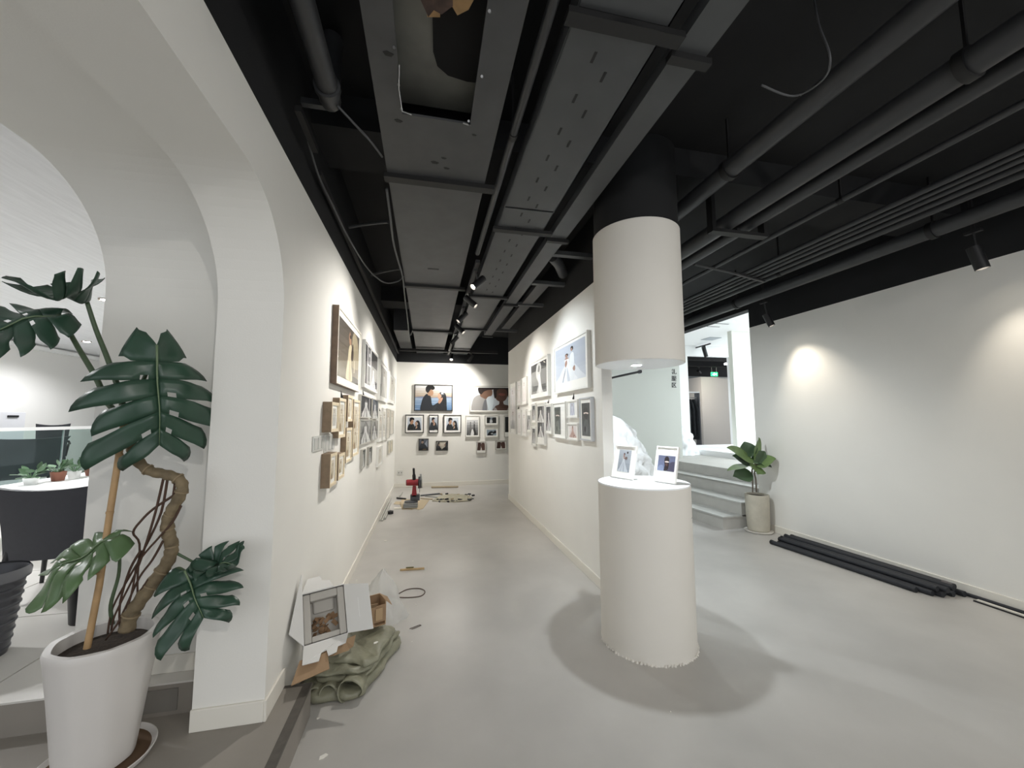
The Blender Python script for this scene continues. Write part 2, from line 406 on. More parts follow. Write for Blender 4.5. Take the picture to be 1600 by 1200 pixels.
for y in (2.40, 4.41, 6.69):
    MB().box((DX0-0.02, y-0.03, 2.972), (0.40, y+0.03, 3.0)).build('hanger_bar', M_DKBAR, duct)
MB().box((-0.02, 3.88, 2.998), (0.09, 3.905, 3.0)).build('slot', M_DKBAR, duct)

tray = thing('perforated_cable_tray', 'wide perforated charcoal cable tray running beside the ventilation duct', 'cable tray', (0.7, 3.8, 3.0))
for (a, b) in ((1.28, 2.6), (2.62, 2.89), (2.95, 4.62), (4.68, 6.4), (6.46, 9.1)):
    MB().box((0.515, a, 3.0), (0.885, b, 3.006)).build('tray_panel', M_TRAY, tray)
MB().box((0.515, YN, 3.0), (0.885, 1.22, 3.006)).build('tray_panel', M_TRAY, tray)
for x in (0.515, 0.882):
    MB().box((x-0.003, YN, 3.0), (x+0.003, 9.1, 3.09)).build('tray_side', M_TRAY, tray)
for y in (1.25, 2.92, 4.65, 6.43):
    MB().box((0.48, y-0.028, 2.975), (0.96, y+0.028, 3.0)).build('hanger_bar', M_DKBAR, tray)
sl = MB().box((-0.0065, -0.026, -0.0008), (0.0065, 0.026, 0.0004)); s0 = None
for k in range(16):
    y = 1.40+0.215*k
    for x, dy in ((0.655, 0), (0.735, 0.08)):
        if s0 is None:
            s0 = sl.build('slot', M_DKBAR, tray); s0.data.transform(Matrix.Translation(WORLD[tray.name])); t = s0
        else:
            t = s0.copy(); COL.objects.link(t)
        t.location = Vector((x, y+dy, 3.0)) - WORLD[tray.name]

tr2 = thing('narrow_cable_tray', 'narrow charcoal cable tray between the perforated tray and the column', 'cable tray', (1.04, 3.8, 3.0))
for (a, b) in ((YN, 1.30), (1.34, 3.0), (3.04, 4.9), (4.94, 6.9)):
    MB().box((0.972, a, 3.0), (1.112, b, 3.06)).build('tray_body', M_TRAY, tr2)
for y in (1.32, 3.02, 4.92, 6.92):
    MB().box((0.95, y-0.02, 2.972), (1.14, y+0.02, 3.0)).build('bracket', M_DKBAR, tr2)

def pipe(name, label, x, z, r, y0, y1, n=20, clamps=(), m=M_PIPE):
    t = thing(name, label, 'pipe', (x, y1, z))
    MB().cyl((x, y0, z), (x, y1, z), r, n=n).build('pipe_run', m, t, smooth=True)
    for y in clamps:
        b = MB(); b.cyl((x, y-0.02, z), (x, y+0.02, z), r*1.18, n=n)
        b.build('clamp', M_DKBAR, t, smooth=True)
        tag(MB().box((x-0.006, y-0.006, z+r*1.19), (x+0.006, y+0.006, ZS)).build('threaded_rod', M_DKBAR), ('nearer' if y == clamps[0] else 'farther') + ' black rod holding the ' + label.replace(' from the left in the bundle above the right side', ' pipe of the bundle'), 'rod', 'threaded rods under the ceiling')
    return t
pipe('conduit', 'thin conduit pipe between the duct and the perforated tray', 0.43, 3.03, 0.021, YN, 3.5, clamps=(1.95,))
pipe('water_pipe', 'thick black pipe brushing past the top of the column', 1.885, 3.10, 0.058, YN, 7.25, clamps=(2.05,))
pipe('water_pipe', 'thick black pipe in the bracket, left of the pair', 2.235, 3.0, 0.062, YN, 7.25, clamps=(1.1,))
pipe('water_pipe', 'medium black pipe in the bracket, right of the pair', 2.425, 3.0, 0.046, YN, 7.25)
pipe('conduit', 'thin black pipe with square clamp right of the bracket', 2.775, 3.0, 0.02, YN, 7.25, clamps=(2.05, 4.2))
for i, x in enumerate((3.2, 3.29, 3.37, 3.47, 3.58)):
    pipe('conduit', 'thin black conduit, ' + ('first', 'second', 'third', 'fourth', 'fifth')[i] + ' from the left in the bundle above the right side', x, 3.0, (0.02, 0.016, 0.018, 0.02, 0.026)[i], YN, 7.25, 12, clamps=(3.3,) if i in (4,) else ()).__setitem__('group', 'conduits in the ceiling bundle')
pipe('water_pipe', 'thick black pipe nearest the right wall', 3.96, 3.0, 0.06, YN, 7.25, clamps=(2.25, 4.3))
# cross conduit joining the bundle
MBc = MB().tube([PZ(1085, 413, 3.0), PZ(1140, 425, 2.97), PZ(1194, 440, 2.97)], 0.014, 8)
tag(MBc.build('conduit', M_PIPE, smooth=True), 'short thin conduit crossing under the pipes near the column', 'pipe')
# U bracket
br = MB()
br.box((2.07, 2.44, 2.90), (2.57, 2.50, 2.925)); br.box((2.07, 2.44, 2.925), (2.10, 2.50, 3.24)); br.box((2.53, 2.44, 2.925), (2.56, 2.50, 3.02))
br.box((2.30, 2.455, 2.925), (2.33, 2.485, 2.95))
tag(br.build('pipe_bracket', M_DKBAR), 'black steel bracket carrying the two thick pipes beside the column', 'bracket')
# left pipe with its elbow
t = thing('drain_pipe', 'black drain pipe with a flanged end left of the duct', 'pipe', (-0.47, 1.9, 3.0))
MB().tube([(-0.46, YN, 3.02), (-0.47, 1.75, 3.02), (-0.475, 1.84, 3.03)], [0.046, 0.046, 0.046], 18).build('pipe_run', M_PIPE, t, smooth=True)
MB().tube(catmull([(-0.475, 1.84, 3.03), (-0.485, 1.92, 3.05), (-0.50, 1.96, 3.12), (-0.50, 1.97, 3.42)], 5), 0.05, 16).build('elbow', M_PIPE, t, smooth=True)
MB().cyl((-0.473, 1.80, 3.025), (-0.476, 1.835, 3.03), 0.058, n=18).build('flange', M_PIPE, t, smooth=True)
MB().box((-0.62, 1.93, 3.02), (-0.50, 1.96, 3.05)).build('support_arm', M_PIPE, t)
# rails hugging the left wall
for (lab, x, y0, y1) in (('short black steel rail by the left wall below the drain pipe', -0.62, 1.9, 2.2), ('long black steel rail along the top of the left wall', -0.655, 2.4, 9.0)):
    tag(MB().box((x-0.015, y0, 2.95), (x+0.015, y1, 2.98)).build('steel_rail', M_DKBAR), lab, 'rail')
# loose cables
M_CABLE = mat('grey_cable', '4a4b4d', 0.5)
def cable(label, pts, r=0.006):
    return tag(MB().tube(catmull(pts, 7), r, 6).build('hanging_cable', M_CABLE, smooth='all'), label, 'cable', 'loose cables under the ceiling')
cable('grey cable sagging from the drain pipe flange to the duct', [PZ(527, 165, 3.0), PZ(558, 198, 2.95), PZ(580, 222, 2.95), PZ(597, 245, 2.98)])
cable('long grey cable looping low beside the left wall', [PZ(482, 222, 3.0), PZ(498, 275, 2.95), PZ(520, 322, 2.9), PZ(545, 372, 2.86), PZ(575, 420, 2.86), PZ(600, 441, 2.88), PZ(620, 440, 2.95), PZ(631, 432, 2.99)], 0.007)
cable('grey cable hugging the left edge of the duct', [PZ(604, 295, 2.98), PZ(610, 340, 2.97), PZ(616, 385, 2.96), PZ(629, 432, 2.96), PZ(632, 460, 2.97), PZ(637, 500, 2.95), PZ(640, 524, 2.93), PZ(645, 515, 2.96)], 0.009)
cable('thin cable drooping over the thick pipe near the column', [PZ(1190, 133, 3.04), PZ(1240, 150, 3.02), PZ(1285, 125, 3.0), PZ(1297, 90, 3.0), PZ(1280, 40, 3.2), PZ(1272, 0, 3.44)], 0.005)
for (a, b, lab) in (((545, 355), (606, 347), 'pale strap branching left of the duct'), ((580, 430), (624, 420), 'lower pale strap branching left of the duct')):
    tag(MB().tube(catmull([PZ(*a, 3.02), (PZ(*a, 3.02)+PZ(*b, 3.02))/2+Vector((0, .03, .02)), PZ(*b, 3.02)], 5), 0.012, 8).build('conduit', M_PIPE, smooth=True), lab, 'pipe')
# cross members between narrow tray and partition, and a slanted branch duct
for i, y in enumerate((3.35, 4.15, 5.0, 6.6)):
    tag(MB().box((1.12, y, 3.02), (XP, y+0.06, 3.06)).build('steel_cross_bar', M_TRAY), ('first', 'second', 'third', 'fourth', 'fifth')[i] + ' charcoal cross bar from the camera above the partition wall', 'bar', 'cross bars above the partition')
tag(MB().tube([(1.18, 3.57, 3.09), (1.31, 3.75, 3.10), (1.455, 4.03, 3.11)], [0.05, 0.055, 0.055], 14).build('branch_duct', M_DUCT, smooth=True), 'slanted round charcoal branch duct above the partition wall', 'duct')
tag(MB().box((1.22, 4.25, 3.04), (1.36, 6.5, 3.1)).build('flat_duct', M_DUCT), 'flat charcoal duct strip next to the top of the partition', 'duct')
# end-of-corridor bits
tag(MB().box((-0.60, 7.0, 3.05), (-0.35, 8.8, ZS)).build('junction_box', M_DUCT), 'grey box unit at the far left of the corridor ceiling', 'box')
tag(MB().box((-0.6, 8.4, 2.93), (1.5, 8.46, 2.98)).build('steel_cross_bar', M_DKBAR), 'black bar across the corridor ceiling near the end wall', 'bar')

# ------------------------------------------------------------------ track and spotlights
tag(MB().box((0.415, 3.5, 2.94), (0.455, 8.9, 2.97)).build('lighting_track', M_SPOT), 'black lighting track along the corridor ceiling', 'track')
LENS = emit('lens_warm', 'fff4e0', 14)
SPOT_LAST = [None]
def spot(label, base, head, aim, energy, color=NEUT, size=95, blend=1.0, r=0.031, L=0.15, group='corridor track spotlights', lit=True):
    base, head, aim = Vector(base), Vector(head), Vector(aim)
    d = (aim-head).normalized()
    t = thing('track_spotlight', label, 'spotlight', base, group)
    r *= 1.12; L *= 1.1
    bt = MB().cyl(head-d*L/2, head+d*L/2, r, n=20, caps=False); q0 = head-d*L/2; q1 = head+d*L/2
    bt.cyl(q1-d*0.035, q1, r*0.88, n=20, caps=False); bt.cyl(q0, q0+d*0.002, r*0.99, n=20)
    ring_a = bt.v[20:40]; ring_b = bt.v[60:80]
    bt.add(list(ring_a)+list(ring_b), [(i, (i+1) % 20, 20+(i+1) % 20, 20+i) for i in range(20)])
    bt.build('body', M_SPOT, t, smooth=True)
    MB().cyl(base, head, 0.008, n=8).build('arm', M_SPOT, t)
    MB().box(base-Vector((0.018, 0.05, 0.02)), base+Vector((0.018, 0.05, 0.0))).build('adapter', M_SPOT, t)
    tip = head+d*(L/2+0.0005)
    MB().cyl(tip-d*0.034, tip-d*0.032, r*0.86, n=20).build('lens', LENS, t)
    add_light('SPOT', 'spot_lamp', tip+d*0.01, energy, color, aim, t, spot_size=R(size), spot_blend=blend, shadow_soft_size=0.025)
    SPOT_LAST[0] = t
    return t
TX, TZ = 0.435, 2.95
spot('nearest corridor spotlight, tilted towards the left wall pictures', (TX, 3.72, TZ), (0.47, 3.75, 2.84), (XL, 3.3, 1.7), 38)
spot('second corridor spotlight, tilted towards the partition pictures', (TX, 4.35, TZ), (0.46, 4.36, 2.83), (XP, 4.0, 1.8), 24, COOL)
spot('third corridor spotlight, pointing at the left wall', (TX, 5.0, TZ), (0.43, 5.1, 2.84), (XL, 4.9, 1.6), 38)
spot('fourth corridor spotlight with glowing lens, turned to the partition', (TX, 5.7, TZ), (0.45, 5.75, 2.83), (XP, 5.3, 1.7), 30)
spot('fifth corridor spotlight, turned to the left wall near its end', (TX, 6.6, TZ), (0.43, 6.65, 2.84), (XL, 6.9, 1.6), 38)
spot('corridor spotlight nearest the end wall, glowing straight at the camera', (TX+0.03, 8.35, TZ), (0.48, 8.25, 2.80), (0.25, 7.3, 1.5), 14)
spot('spotlight at the end of the corridor aimed at the end wall', (0.9, 8.43, 2.93), (0.88, 8.3, 2.79), (0.1, YB, 1.5), 46, size=150)
# unseen heads added to brighten the near room and the dressing area
GN = 'added spotlights over the near part of the room'
for i, (x, y, ax_, ay_, e_, col_) in enumerate(((0.70, 0.35, 0.5, 1.6, 3.5, NEUT), (2.60, 0.35, 2.4, 1.6, 5, NEUT), (3.60, 0.35, 3.6, 1.8, 3.5, NEUT), (0.70, -1.3, 0.5, 2.4, 20, NEUT), (3.0, -1.3, 2.6, 2.4, 24, NEUT))):
    spot('added unseen black spotlight overhead, ' + ('above the corridor mouth', 'above the middle of the room', 'above the right side of the room', 'behind the camera at the left', 'behind the camera at the right')[i], (x, y, 2.96), (x, y, 2.82), (ax_, ay_, 0), e_, col_, 140, 0.9, group=GN)
    MB().box((x-0.01, y-0.01, 2.96), (x+0.01, y+0.01, ZS)).build('drop_rod', M_SPOT, SPOT_LAST[0])
GD = 'added spotlights in the dressing area'  # invented heads, kept out of view behind the column
for i, (x, y, aim_, e_) in enumerate(((2.9, 5.9, (3.8, 7.25, 1.2), 9), (2.62, 4.75, (2.5, 5.2, 0.8), 6), (2.05, 3.6, (3.4, 4.6, 0), 38))):
    spot('added hidden black spotlight in the dressing area, ' + ('aimed at the sage wall', 'aimed at the hanging gown', 'aimed at the floor before the steps')[i], (x, y, 2.96), (x, y, 2.82), aim_, e_, COOL, 130, 0.9, group=GD)
    MB().box((x-0.01, y-0.01, 2.96), (x+0.01, y+0.01, ZS)).build('drop_rod', M_SPOT, SPOT_LAST[0])
# right wall spots
spot('black tilted spotlight high on the far part of the right wall', (4.12, 4.05, 2.96), (4.16, 4.03, 2.72), (XR, 3.66, 1.35), 13, WARM, 80, 1.0, 0.034, 0.15, 'spotlights along the right wall')
MB().box((4.11, 4.04, 2.96), (4.13, 4.06, ZS)).build('drop_rod', M_SPOT, SPOT_LAST[0])
spot('large black cylinder spotlight hanging by the near right wall', (4.17, 2.13, 2.96), (4.19, 2.13, 2.74), (XR-0.05, 1.85, 0.8), 8, WARM, 80, 1.0, 0.038, 0.17, 'spotlights along the right wall')
MB().box((4.16, 2.12, 2.96), (4.18, 2.14, ZS)).build('drop_rod', M_SPOT, SPOT_LAST[0])

# ================================================================== FRAMED PHOTOGRAPHS
def ink(h):
    """ink colour of a print: dark and middle tones printed deep, paper whites kept"""
    v = [int(h[i:i+2], 16) for i in (0, 2, 4)]
    k = 0.80 + 0.18*(min(v)/255)**3
    return mat('print_'+h, '%02x%02x%02x' % tuple(int(c*k) for c in v), 0.5, spec=0.3)
def clip_poly(pts):
    for ax, lim, sg in ((0, 0, 1), (0, 1, -1), (1, 0, 1), (1, 1, -1)):
        out = []
        for i in range(len(pts)):
            a, b = pts[i-1], pts[i]
            ia, ib = sg*(a[ax]-lim) >= 0, sg*(b[ax]-lim) >= 0
            if ia != ib:
                t = (lim-a[ax])/(b[ax]-a[ax]); out.append((a[0]+(b[0]-a[0])*t, a[1]+(b[1]-a[1])*t))
            if ib: out.append(b)
        pts = out
        if len(pts) < 3: return []
    return pts
def S(c, *p):                                   # smooth outline
    return (c, [(q.x, q.y) for q in catmull([(x, y, 0) for x, y in p], 5, True)])
def E_(c, x, y, rx, ry, rot=0):
    return (c, [(x+rx*math.cos(t)*math.cos(rot)-ry*math.sin(t)*math.sin(rot), y+rx*math.cos(t)*math.sin(rot)+ry*math.sin(t)*math.cos(rot)) for t in [2*PI*k/18 for k in range(18)]])
def Q(c, x0, y0, x1, y1): return (c, [(x0, y0), (x1, y0), (x1, y1), (x0, y1)])
def grad(c0, c1, n=7, y0=0.0, y1=1.0):
    a = [int(c0[i:i+2], 16) for i in (0, 2, 4)]; b = [int(c1[i:i+2], 16) for i in (0, 2, 4)]
    return [Q('%02x%02x%02x' % tuple(int(a[j]+(b[j]-a[j])*k/(n-1)) for j in range(3)), 0, y0+(y1-y0)*k/n, 1, y0+(y1-y0)*(k+1)/n) for k in range(n)]
def gown(cx, y0, h, w_, col, shade='', skin='c9a58e', hair='2a2422', veil=''):
    """standing figure in a long dress"""
    L = []
    if veil: L.append(S(veil, (cx-.03, y0+h), (cx+.05, y0+h), (cx+w_*.7, y0+h*.5), (cx+w_, y0), (cx-w_*.9, y0), (cx-w_*.5, y0+h*.5)))
    L.append(S(col, (cx-w_*.14, y0+h*.78), (cx+w_*.14, y0+h*.78), (cx+w_*.16, y0+h*.55), (cx+w_*.5, y0+h*.2), (cx+w_*.62, y0), (cx-w_*.62, y0), (cx-w_*.45, y0+h*.2), (cx-w_*.16, y0+h*.55)))
    if shade:
        L.append(S(shade, (cx, y0+h*.52), (cx+w_*.12, y0+h*.3), (cx+w_*.2, y0), (cx+w_*.05, y0)))
        L.append(S(shade, (cx-w_*.1, y0+h*.5), (cx-w_*.1, y0+h*.3), (cx-w_*.35, y0), (cx-w_*.25, y0)))
    L.append(S(skin, (cx-w_*.13, y0+h*.80), (cx+w_*.13, y0+h*.80), (cx+w_*.05, y0+h*.86), (cx-w_*.05, y0+h*.86)))
    L.append(E_(hair, cx, y0+h*.935, w_*.11, h*.065)); L.append(E_(skin, cx-w_*.02, y0+h*.915, w_*.075, h*.05))
    return L
def sea_couple():
    L = grad('8fb2d8', 'd8c6a6', 8)
    L = grad('6f96c4', 'a9bfd8', 5, 0, .5)+grad('c9b49c', 'dfe0e0', 5, .5, 1)
    for k in range(7): L.append(E_('c3d3e6', (k*.37) % 1, .06+.06*k, .13, .008))
    L.append(S('8e93ab', (0, .5), (.2, .56), (.5, .51), (.8, .57), (1, .5)))
    L += [S('20242a', (.17, -.05), (.18, .35), (.24, .56), (.32, .66), (.42, .55), (.47, .2), (.62, .3), (.70, .15), (.6, -.05)),
          S('2c3036', (.45, .02), (.60, .22), (.68, .36), (.74, .25), (.66, .0)),
          S('1d1e22', (.60, .18), (.67, .55), (.76, .72), (.84, .6), (.86, .2), (.84, -.05), (.55, -.05)),
          S('c89a78', (.34, .62), (.36, .78), (.43, .84), (.49, .74), (.48, .62), (.43, .58)),
          S('1a1715', (.28, .80), (.30, .96), (.40, 1.02), (.50, .98), (.53, .88), (.47, .82), (.42, .84), (.37, .74), (.33, .7)),
          S('d6ad90', (.61, .56), (.63, .68), (.69, .70), (.72, .6), (.68, .48), (.63, .46)),
          S('15161a', (.66, .70), (.72, .74), (.80, .66), (.82, .4), (.76, .2), (.73, .5), (.70, .62)),
          S('cf9f80', (.62, .34), (.68, .48), (.75, .5), (.72, .36), (.66, .26))]
    return L
def close_couple():
    L = grad('c9d3dc', 'e6ecf0', 4)
    return L+[Q('f2f4f5', .0, .0, .1, 1), S('b9b6b2', (.02, -.05), (.03, .4), (.1, .6), (.24, .68), (.36, .55), (.38, -.05)),
              S('8a8c90', (.28, .0), (.30, .3), (.36, .5), (.39, .2), (.38, -.02)),
              S('a07a66', (.22, .64), (.24, .85), (.34, .92), (.50, .93), (.53, .75), (.48, .6), (.38, .5), (.28, .55)),
              S('3a2f2b', (.18, .8), (.2, 1.02), (.54, 1.03), (.55, .92), (.44, .90), (.36, .86), (.3, .8), (.25, .7)),
              S('dfe9ef', (.38, .5), (.5, .62), (.56, .4), (.50, -.02), (.44, .0)),
              S('6c4f44', (.56, -.05), (.60, .18), (.70, .28), (.71, .5), (.80, .5), (.82, .28), (.95, .2), (1.0, -.05)),
              S('7d5a4d', (.62, .5), (.60, .85), (.68, 1.02), (.86, 1.02), (.92, .8), (.88, .5), (.76, .38)),
              S('3a302e', (.58, .55), (.58, 1.03), (.95, 1.03), (.96, .6), (.92, .62), (.88, .9), (.72, .95), (.64, .85), (.63, .6)),
              S('b06a5c', (.68, .70), (.72, .76), (.82, .75), (.86, .69), (.78, .64)),
              S('b9b3b0', (.56, -.05), (.58, .12), (.62, .1), (.66, -.05)), S('b9b3b0', (.9, -.05), (.93, .12), (1.0, .14), (1.0, -.05))]
def couple(v=0):
    L = grad('b9c6dc', 'd9dfe6', 5)
    dx = (0, .02, -.02)[v]
    L += [S('1f2226', (.02, -.05), (.05, .35), (.18, .52), (.40, .5), (.52, .3), (.56, -.05)),
          S('15161a', (.50, -.05), (.54, .3), (.66, .45), (.85, .4), (.95, .1), (.95, -.05)),
          S('cb9c7c', (.2+dx, .5), (.2+dx, .78), (.34+dx, .84), (.43+dx, .7), (.38+dx, .52), (.29+dx, .46)),
          S('1b1817', (.14+dx, .74), (.17+dx, .95), (.32+dx, 1.0), (.47+dx, .92), (.46+dx, .78), (.34+dx, .82), (.24+dx, .72), (.2+dx, .64)),
          S('d4aa8c', (.55-dx, .4), (.54-dx, .6), (.62-dx, .68), (.72-dx, .6), (.70-dx, .42), (.62-dx, .34)),
          S('141417', (.60-dx, .66), (.68-dx, .76), (.82-dx, .72), (.9-dx, .5), (.92-dx, .1), (.8-dx, .1), (.76-dx, .45), (.70-dx, .62)),
          S('d4aa8c', (.58, .12), (.62, .3), (.68, .34), (.70, .2))]
    return L
def couple_slim():
    L = grad('aab4c4', 'cfd6df', 5)
    return L+[S('1b1d21', (.05, -.05), (.1, .5), (.35, .66), (.75, .6), (.95, .3), (.95, -.05)), S('c4977a', (.3, .62), (.32, .82), (.5, .86), (.6, .7), (.45, .58)),
              S('191614', (.24, .78), (.3, .97), (.55, .99), (.66, .86), (.5, .85), (.36, .76)), S('d2a78b', (.45, .42), (.5, .6), (.66, .6), (.68, .44), (.55, .36)),
              Q('ddd8d2', .62, -.0, .95, .04)]
def bw_pair():
    L = grad('6b6b6b', 'dcdcdc', 6)
    return L+gown(.33, -.05, .92, .34, '8a8a88', '555555', '6e6e6e', '1c1c1c')+gown(.66, -.05, .97, .34, '3d3d3d', '', '8c8c8c', '222222')+[S('f0f0f0', (.45, .36), (.55, .38), (.64, .1), (.55, -.02), (.38, -.02), (.36, .1))]
def bw_faces(v=0):
    L = [Q('9aa3ab' if v == 0 else 'aab8c6', 0, 0, 1, 1)]
    if v == 0:
        return L+[S('1e1e20', (-.05, -.05), (-.05, 1), (.25, 1.05), (.38, .8), (.3, .5), (.35, .2), (.2, -.05)), S('28282a', (.62, -.05), (.56, .4), (.6, .9), (.8, 1.02), (1.0, .85), (.98, -.05)),
                  S('d8d8d8', (.3, .2), (.42, .6), (.55, .55), (.6, .2), (.45, .05))]
    if v == 1:
        return L+[S('16181c', (.1, -.05), (.2, .5), (.45, .75), (.7, .65), (.85, .85), (1.0, .7), (.95, .4), (.7, .3), (.6, -.05)), S('c9ccd0', (.42, .3), (.52, .45), (.66, .4), (.6, .2))]
    return L+[S('2a2c2e', (-.05, -.05), (-.05, .9), (.4, 1.0), (.7, .8), (.6, .4), (.9, -.05)), S('e2e2e2', (.55, .3), (.8, .5), (.95, .4), (.8, .1))]
def dark_pose():
    return grad('34343a', '5d6270', 5)+[S('9fa6b4', (.6, .5), (.9, .9), (1.0, .95), (1.0, .3), (.8, .35)), S('17181c', (.0, -.05), (.1, .5), (.35, .68), (.7, .5), (.95, .2), (.95, -.05)), S('a98c76', (.24, .66), (.27, .86), (.45, .88), (.5, .7), (.36, .6)),
            S('1a1715', (.2, .82), (.3, 1.0), (.5, .97), (.55, .84), (.35, .84)), S('8a7355', (.35, .02), (.6, .1), (.9, .06), (.6, -.02))]
def facing():
    return grad('b7ad9c', 'd8cfbe', 4)+[S('1b1815', (-.05, -.05), (.02, .5), (.1, .92), (.24, .95), (.3, .7), (.28, .45), (.45, .1), (.5, -.05)), S('a98a72', (.16, .5), (.2, .75), (.29, .74), (.28, .5)),
            S('161412', (.5, -.05), (.62, .2), (.8, .4), (.82, .75), (.92, .95), (1.05, .9), (1.05, -.05)), S('a98a72', (.72, .5), (.74, .72), (.83, .74), (.84, .5)), S('cfc8b9', (.46, .2), (.5, .3), (.6, .28), (.56, .16))]
def sepia_pair(v=0):
    return [Q('cfc7c2', 0, 0, 1, 1)]+[S('5a4038', (.02, -.05), (.06, .5), (.12, .95), (.4, 1.0), (.5, .75), (.45, .4), (.5, -.05)), S('6b4a40', (.52, -.05), (.5, .4), (.54, .85), (.8, 1.0), (.98, .7), (.96, -.05)),
            S('e3dcd6', (.42, .0), (.48, .35), (.58, .3), (.62, -.02))]
def cream_gown():
    L = grad('a59a84', '5f564c', 7)+[Q('8f8570', 0, 0, 1, .33), S('b8ab8c', (.62, .33), (.66, .95), (.9, .9), (1.0, .5), (1.0, .33))]
    return L+[S('e8dcb8', (.38, .02), (.44, .4), (.48, .62), (.56, .70), (.62, .6), (.60, .35), (.66, .02)), S('cdbf98', (.5, .05), (.53, .4), (.57, .3), (.6, .05)), S('4a3a30', (.58, .45), (.62, .7), (.68, .72), (.7, .5), (.64, .4)),
              S('c09678', (.50, .68), (.46, .8), (.5, .92), (.55, .82), (.58, .72)), E_('31251e', .53, .83, .04, .035), S('3c322a', (.68, .05), (.7, .12), (1, .1), (1, .0), (.7, .0)), Q('e6dfc6', .74, .2, .77, .45)]
def bw_stage():
    L = [Q('b4b4b0', 0, 0, 1, .58), Q('2a2b2e', 0, .58, 1, 1), Q('1b1c1f', 0, 0, .18, 1), Q('e8e8e8', .18, 0, .22, 1), Q('8a8a8a', .24, .1, .4, .95), Q('efefef', .42, 0, .47, 1), Q('efefef', .18, .5, .42, .54), Q('4a4a4c', .6, 0, 1, .2)]
    return L+gown(.66, .0, .62, .3, 'f4f4f2', 'cfcfcd', '9a9a98', '222222')+[E_('f2f2f2', .33, .8, .03, .05)]
def grey_gown():
    return grad('8e8d88', 'aaa9a4', 5)+gown(.5, .0, .9, .55, 'd9d8d2', 'b5b4ae', 'a58c7a', '39342f', 'c3c2bc')
def pale_figure(bg1='e2dccf', bg2='efeadf', c='f6f2e8', sh='cfc4ae'):
    return grad(bg1, bg2, 4)+gown(.5, .02, .9, .6, c, sh, 'c7a488', '4a3a2e')
def sepia_slim(v=0):
    L = grad('d9c7a2', 'efe4cd', 5)
    return L+gown((.45, .55, .5)[v % 3], -.02, .86, (.7, .6, .8)[v % 3], 'f3ead6', 'bb9a66', 'b98d68', '3a2a1e')+[S('a8814e', (.1, -.02), (.2, .3), (.35, .2), (.3, -.02))]
def bw_grid(v=0):
    L = grad('3a3b3d', '57585a', 4) if v % 2 == 0 else grad('8c8c8a', 'b8b8b5', 4)
    return L+gown(.5, -.02, .95, .75, 'e9e9e7', 'a3a3a1', '9b9896', '1e1e1e', '7c7c7a' if v % 2 else '')+[Q('222324', .0, .0, .14, .3), Q('eeeeee', .8, .0, .84, 1)]
def white_bride():
    L = grad('d6dde8', 'c9d1de', 5)
    L.append(S('e7ecf3', (.02, -.02), (.15, .2), (.35, .45), (.6, .5), (.85, .2), (.95, -.02)))
    L += gown(.42, .0, .78, .5, 'f2f5f9', 'd2dae6', 'c79b88', '3a302e')+[S('eef2f7', (.52, .05), (.52, .6), (.58, .74), (.66, .7), (.68, .4), (.66, .05)), E_('2c2625', .60, .86, .045, .06), E_('c49a86', .59, .83, .03, .045),
          S('c79b88', (.38, .40), (.36, .52), (.42, .6), (.44, .5)), S('c79b88', (.62, .32), (.68, .38), (.70, .28), (.66, .24))]
    return L
def bw_veil():
    L = [Q('8f9190', 0, .0, 1, .75), Q('2a2c30', 0, .75, 1, 1), S('2a2c30', (0, .7), (.1, .78), (0, .85)), Q('454749', .1, .08, .95, .26)]
    return L+[S('d7d9da', (.36, .80), (.44, .97), (.62, .97), (.68, .8), (.62, .5), (.74, .1), (.8, -.02), (.38, -.02), (.5, .3), (.36, .55)), S('f1f2f2', (.46, .55), (.6, .6), (.66, .3), (.7, .02), (.5, .02), (.54, .3)), S('77797b', (.46, .72), (.52, .9), (.6, .86), (.58, .7))]
def pink_slim(v=0):
    return grad('f0e9e4', 'f6f3f0', 3)+gown(.5, .05, .85, .55, 'fbf8f5', 'e3d6ce', 'cf9f88', '4a3733')
def pink_tall():
    return grad('dcdad9', 'f2efee', 5)+gown(.45, .48, .46, .3, 'fbf8f6', 'e2d3ca', 'd0937c', '3b2e2b')+gown(.5, .02, .4, .7, 'cfcfce', 'a9a9a8', 'b9a296', '3b3635')
def dark_lace(v=0):
    L = grad('5d6264', '4b4f52', 6) if v else grad('7c807c', '6d726e', 6)
    c = '6e7478' if v else '8d918b'
    return L+[S('34383a' if v else '62665f', (.2, .65), (.3, .85), (.7, .85), (.85, .65), (.6, .5)), S(c, (.15, -.02), (.2, .35), (.5, .5), (.8, .4), (.9, -.02)), S('f4e6dd', (.25, .70), (.5, .72), (.8, .70), (.78, .66), (.5, .68), (.3, .66)),
              S('2b2e30' if v else '595d57', (.3, .2), (.4, .3), (.5, .22), (.4, .1)), S('848a8e' if v else '9a9e97', (.5, .1), (.6, .3), (.7, .2), (.64, .05))]
def mini_bride():
    return grad('c3c8dd', 'd0d4e2', 4)+gown(.5, .0, .92, .6, 'e6e8f2', 'b9bfd6', 'b58d7e', '2a2322')
def pink_gown():
    return [Q('f4ece8', 0, 0, 1, 1)]+gown(.5, .04, .92, .75, 'eac9bd', 'd3a394', 'c79076', '2b2321')+[E_('3c2c2a', .72, .2, .05, .05)]
def twin_bride():
    return grad('aab1bb', 'c3c9d1', 5)+gown(.45, .0, .86, .62, 'd5dae1', 'bcc3cd', 'b98f84', '35302f')+[E_('4a4547', .70, .88, .06, .05), S('c3a79e', (.42, .6), (.4, .66), (.58, .66), (.62, .58)), S('8f7b78', (.5, .62), (.66, .7), (.74, .62), (.62, .55))]
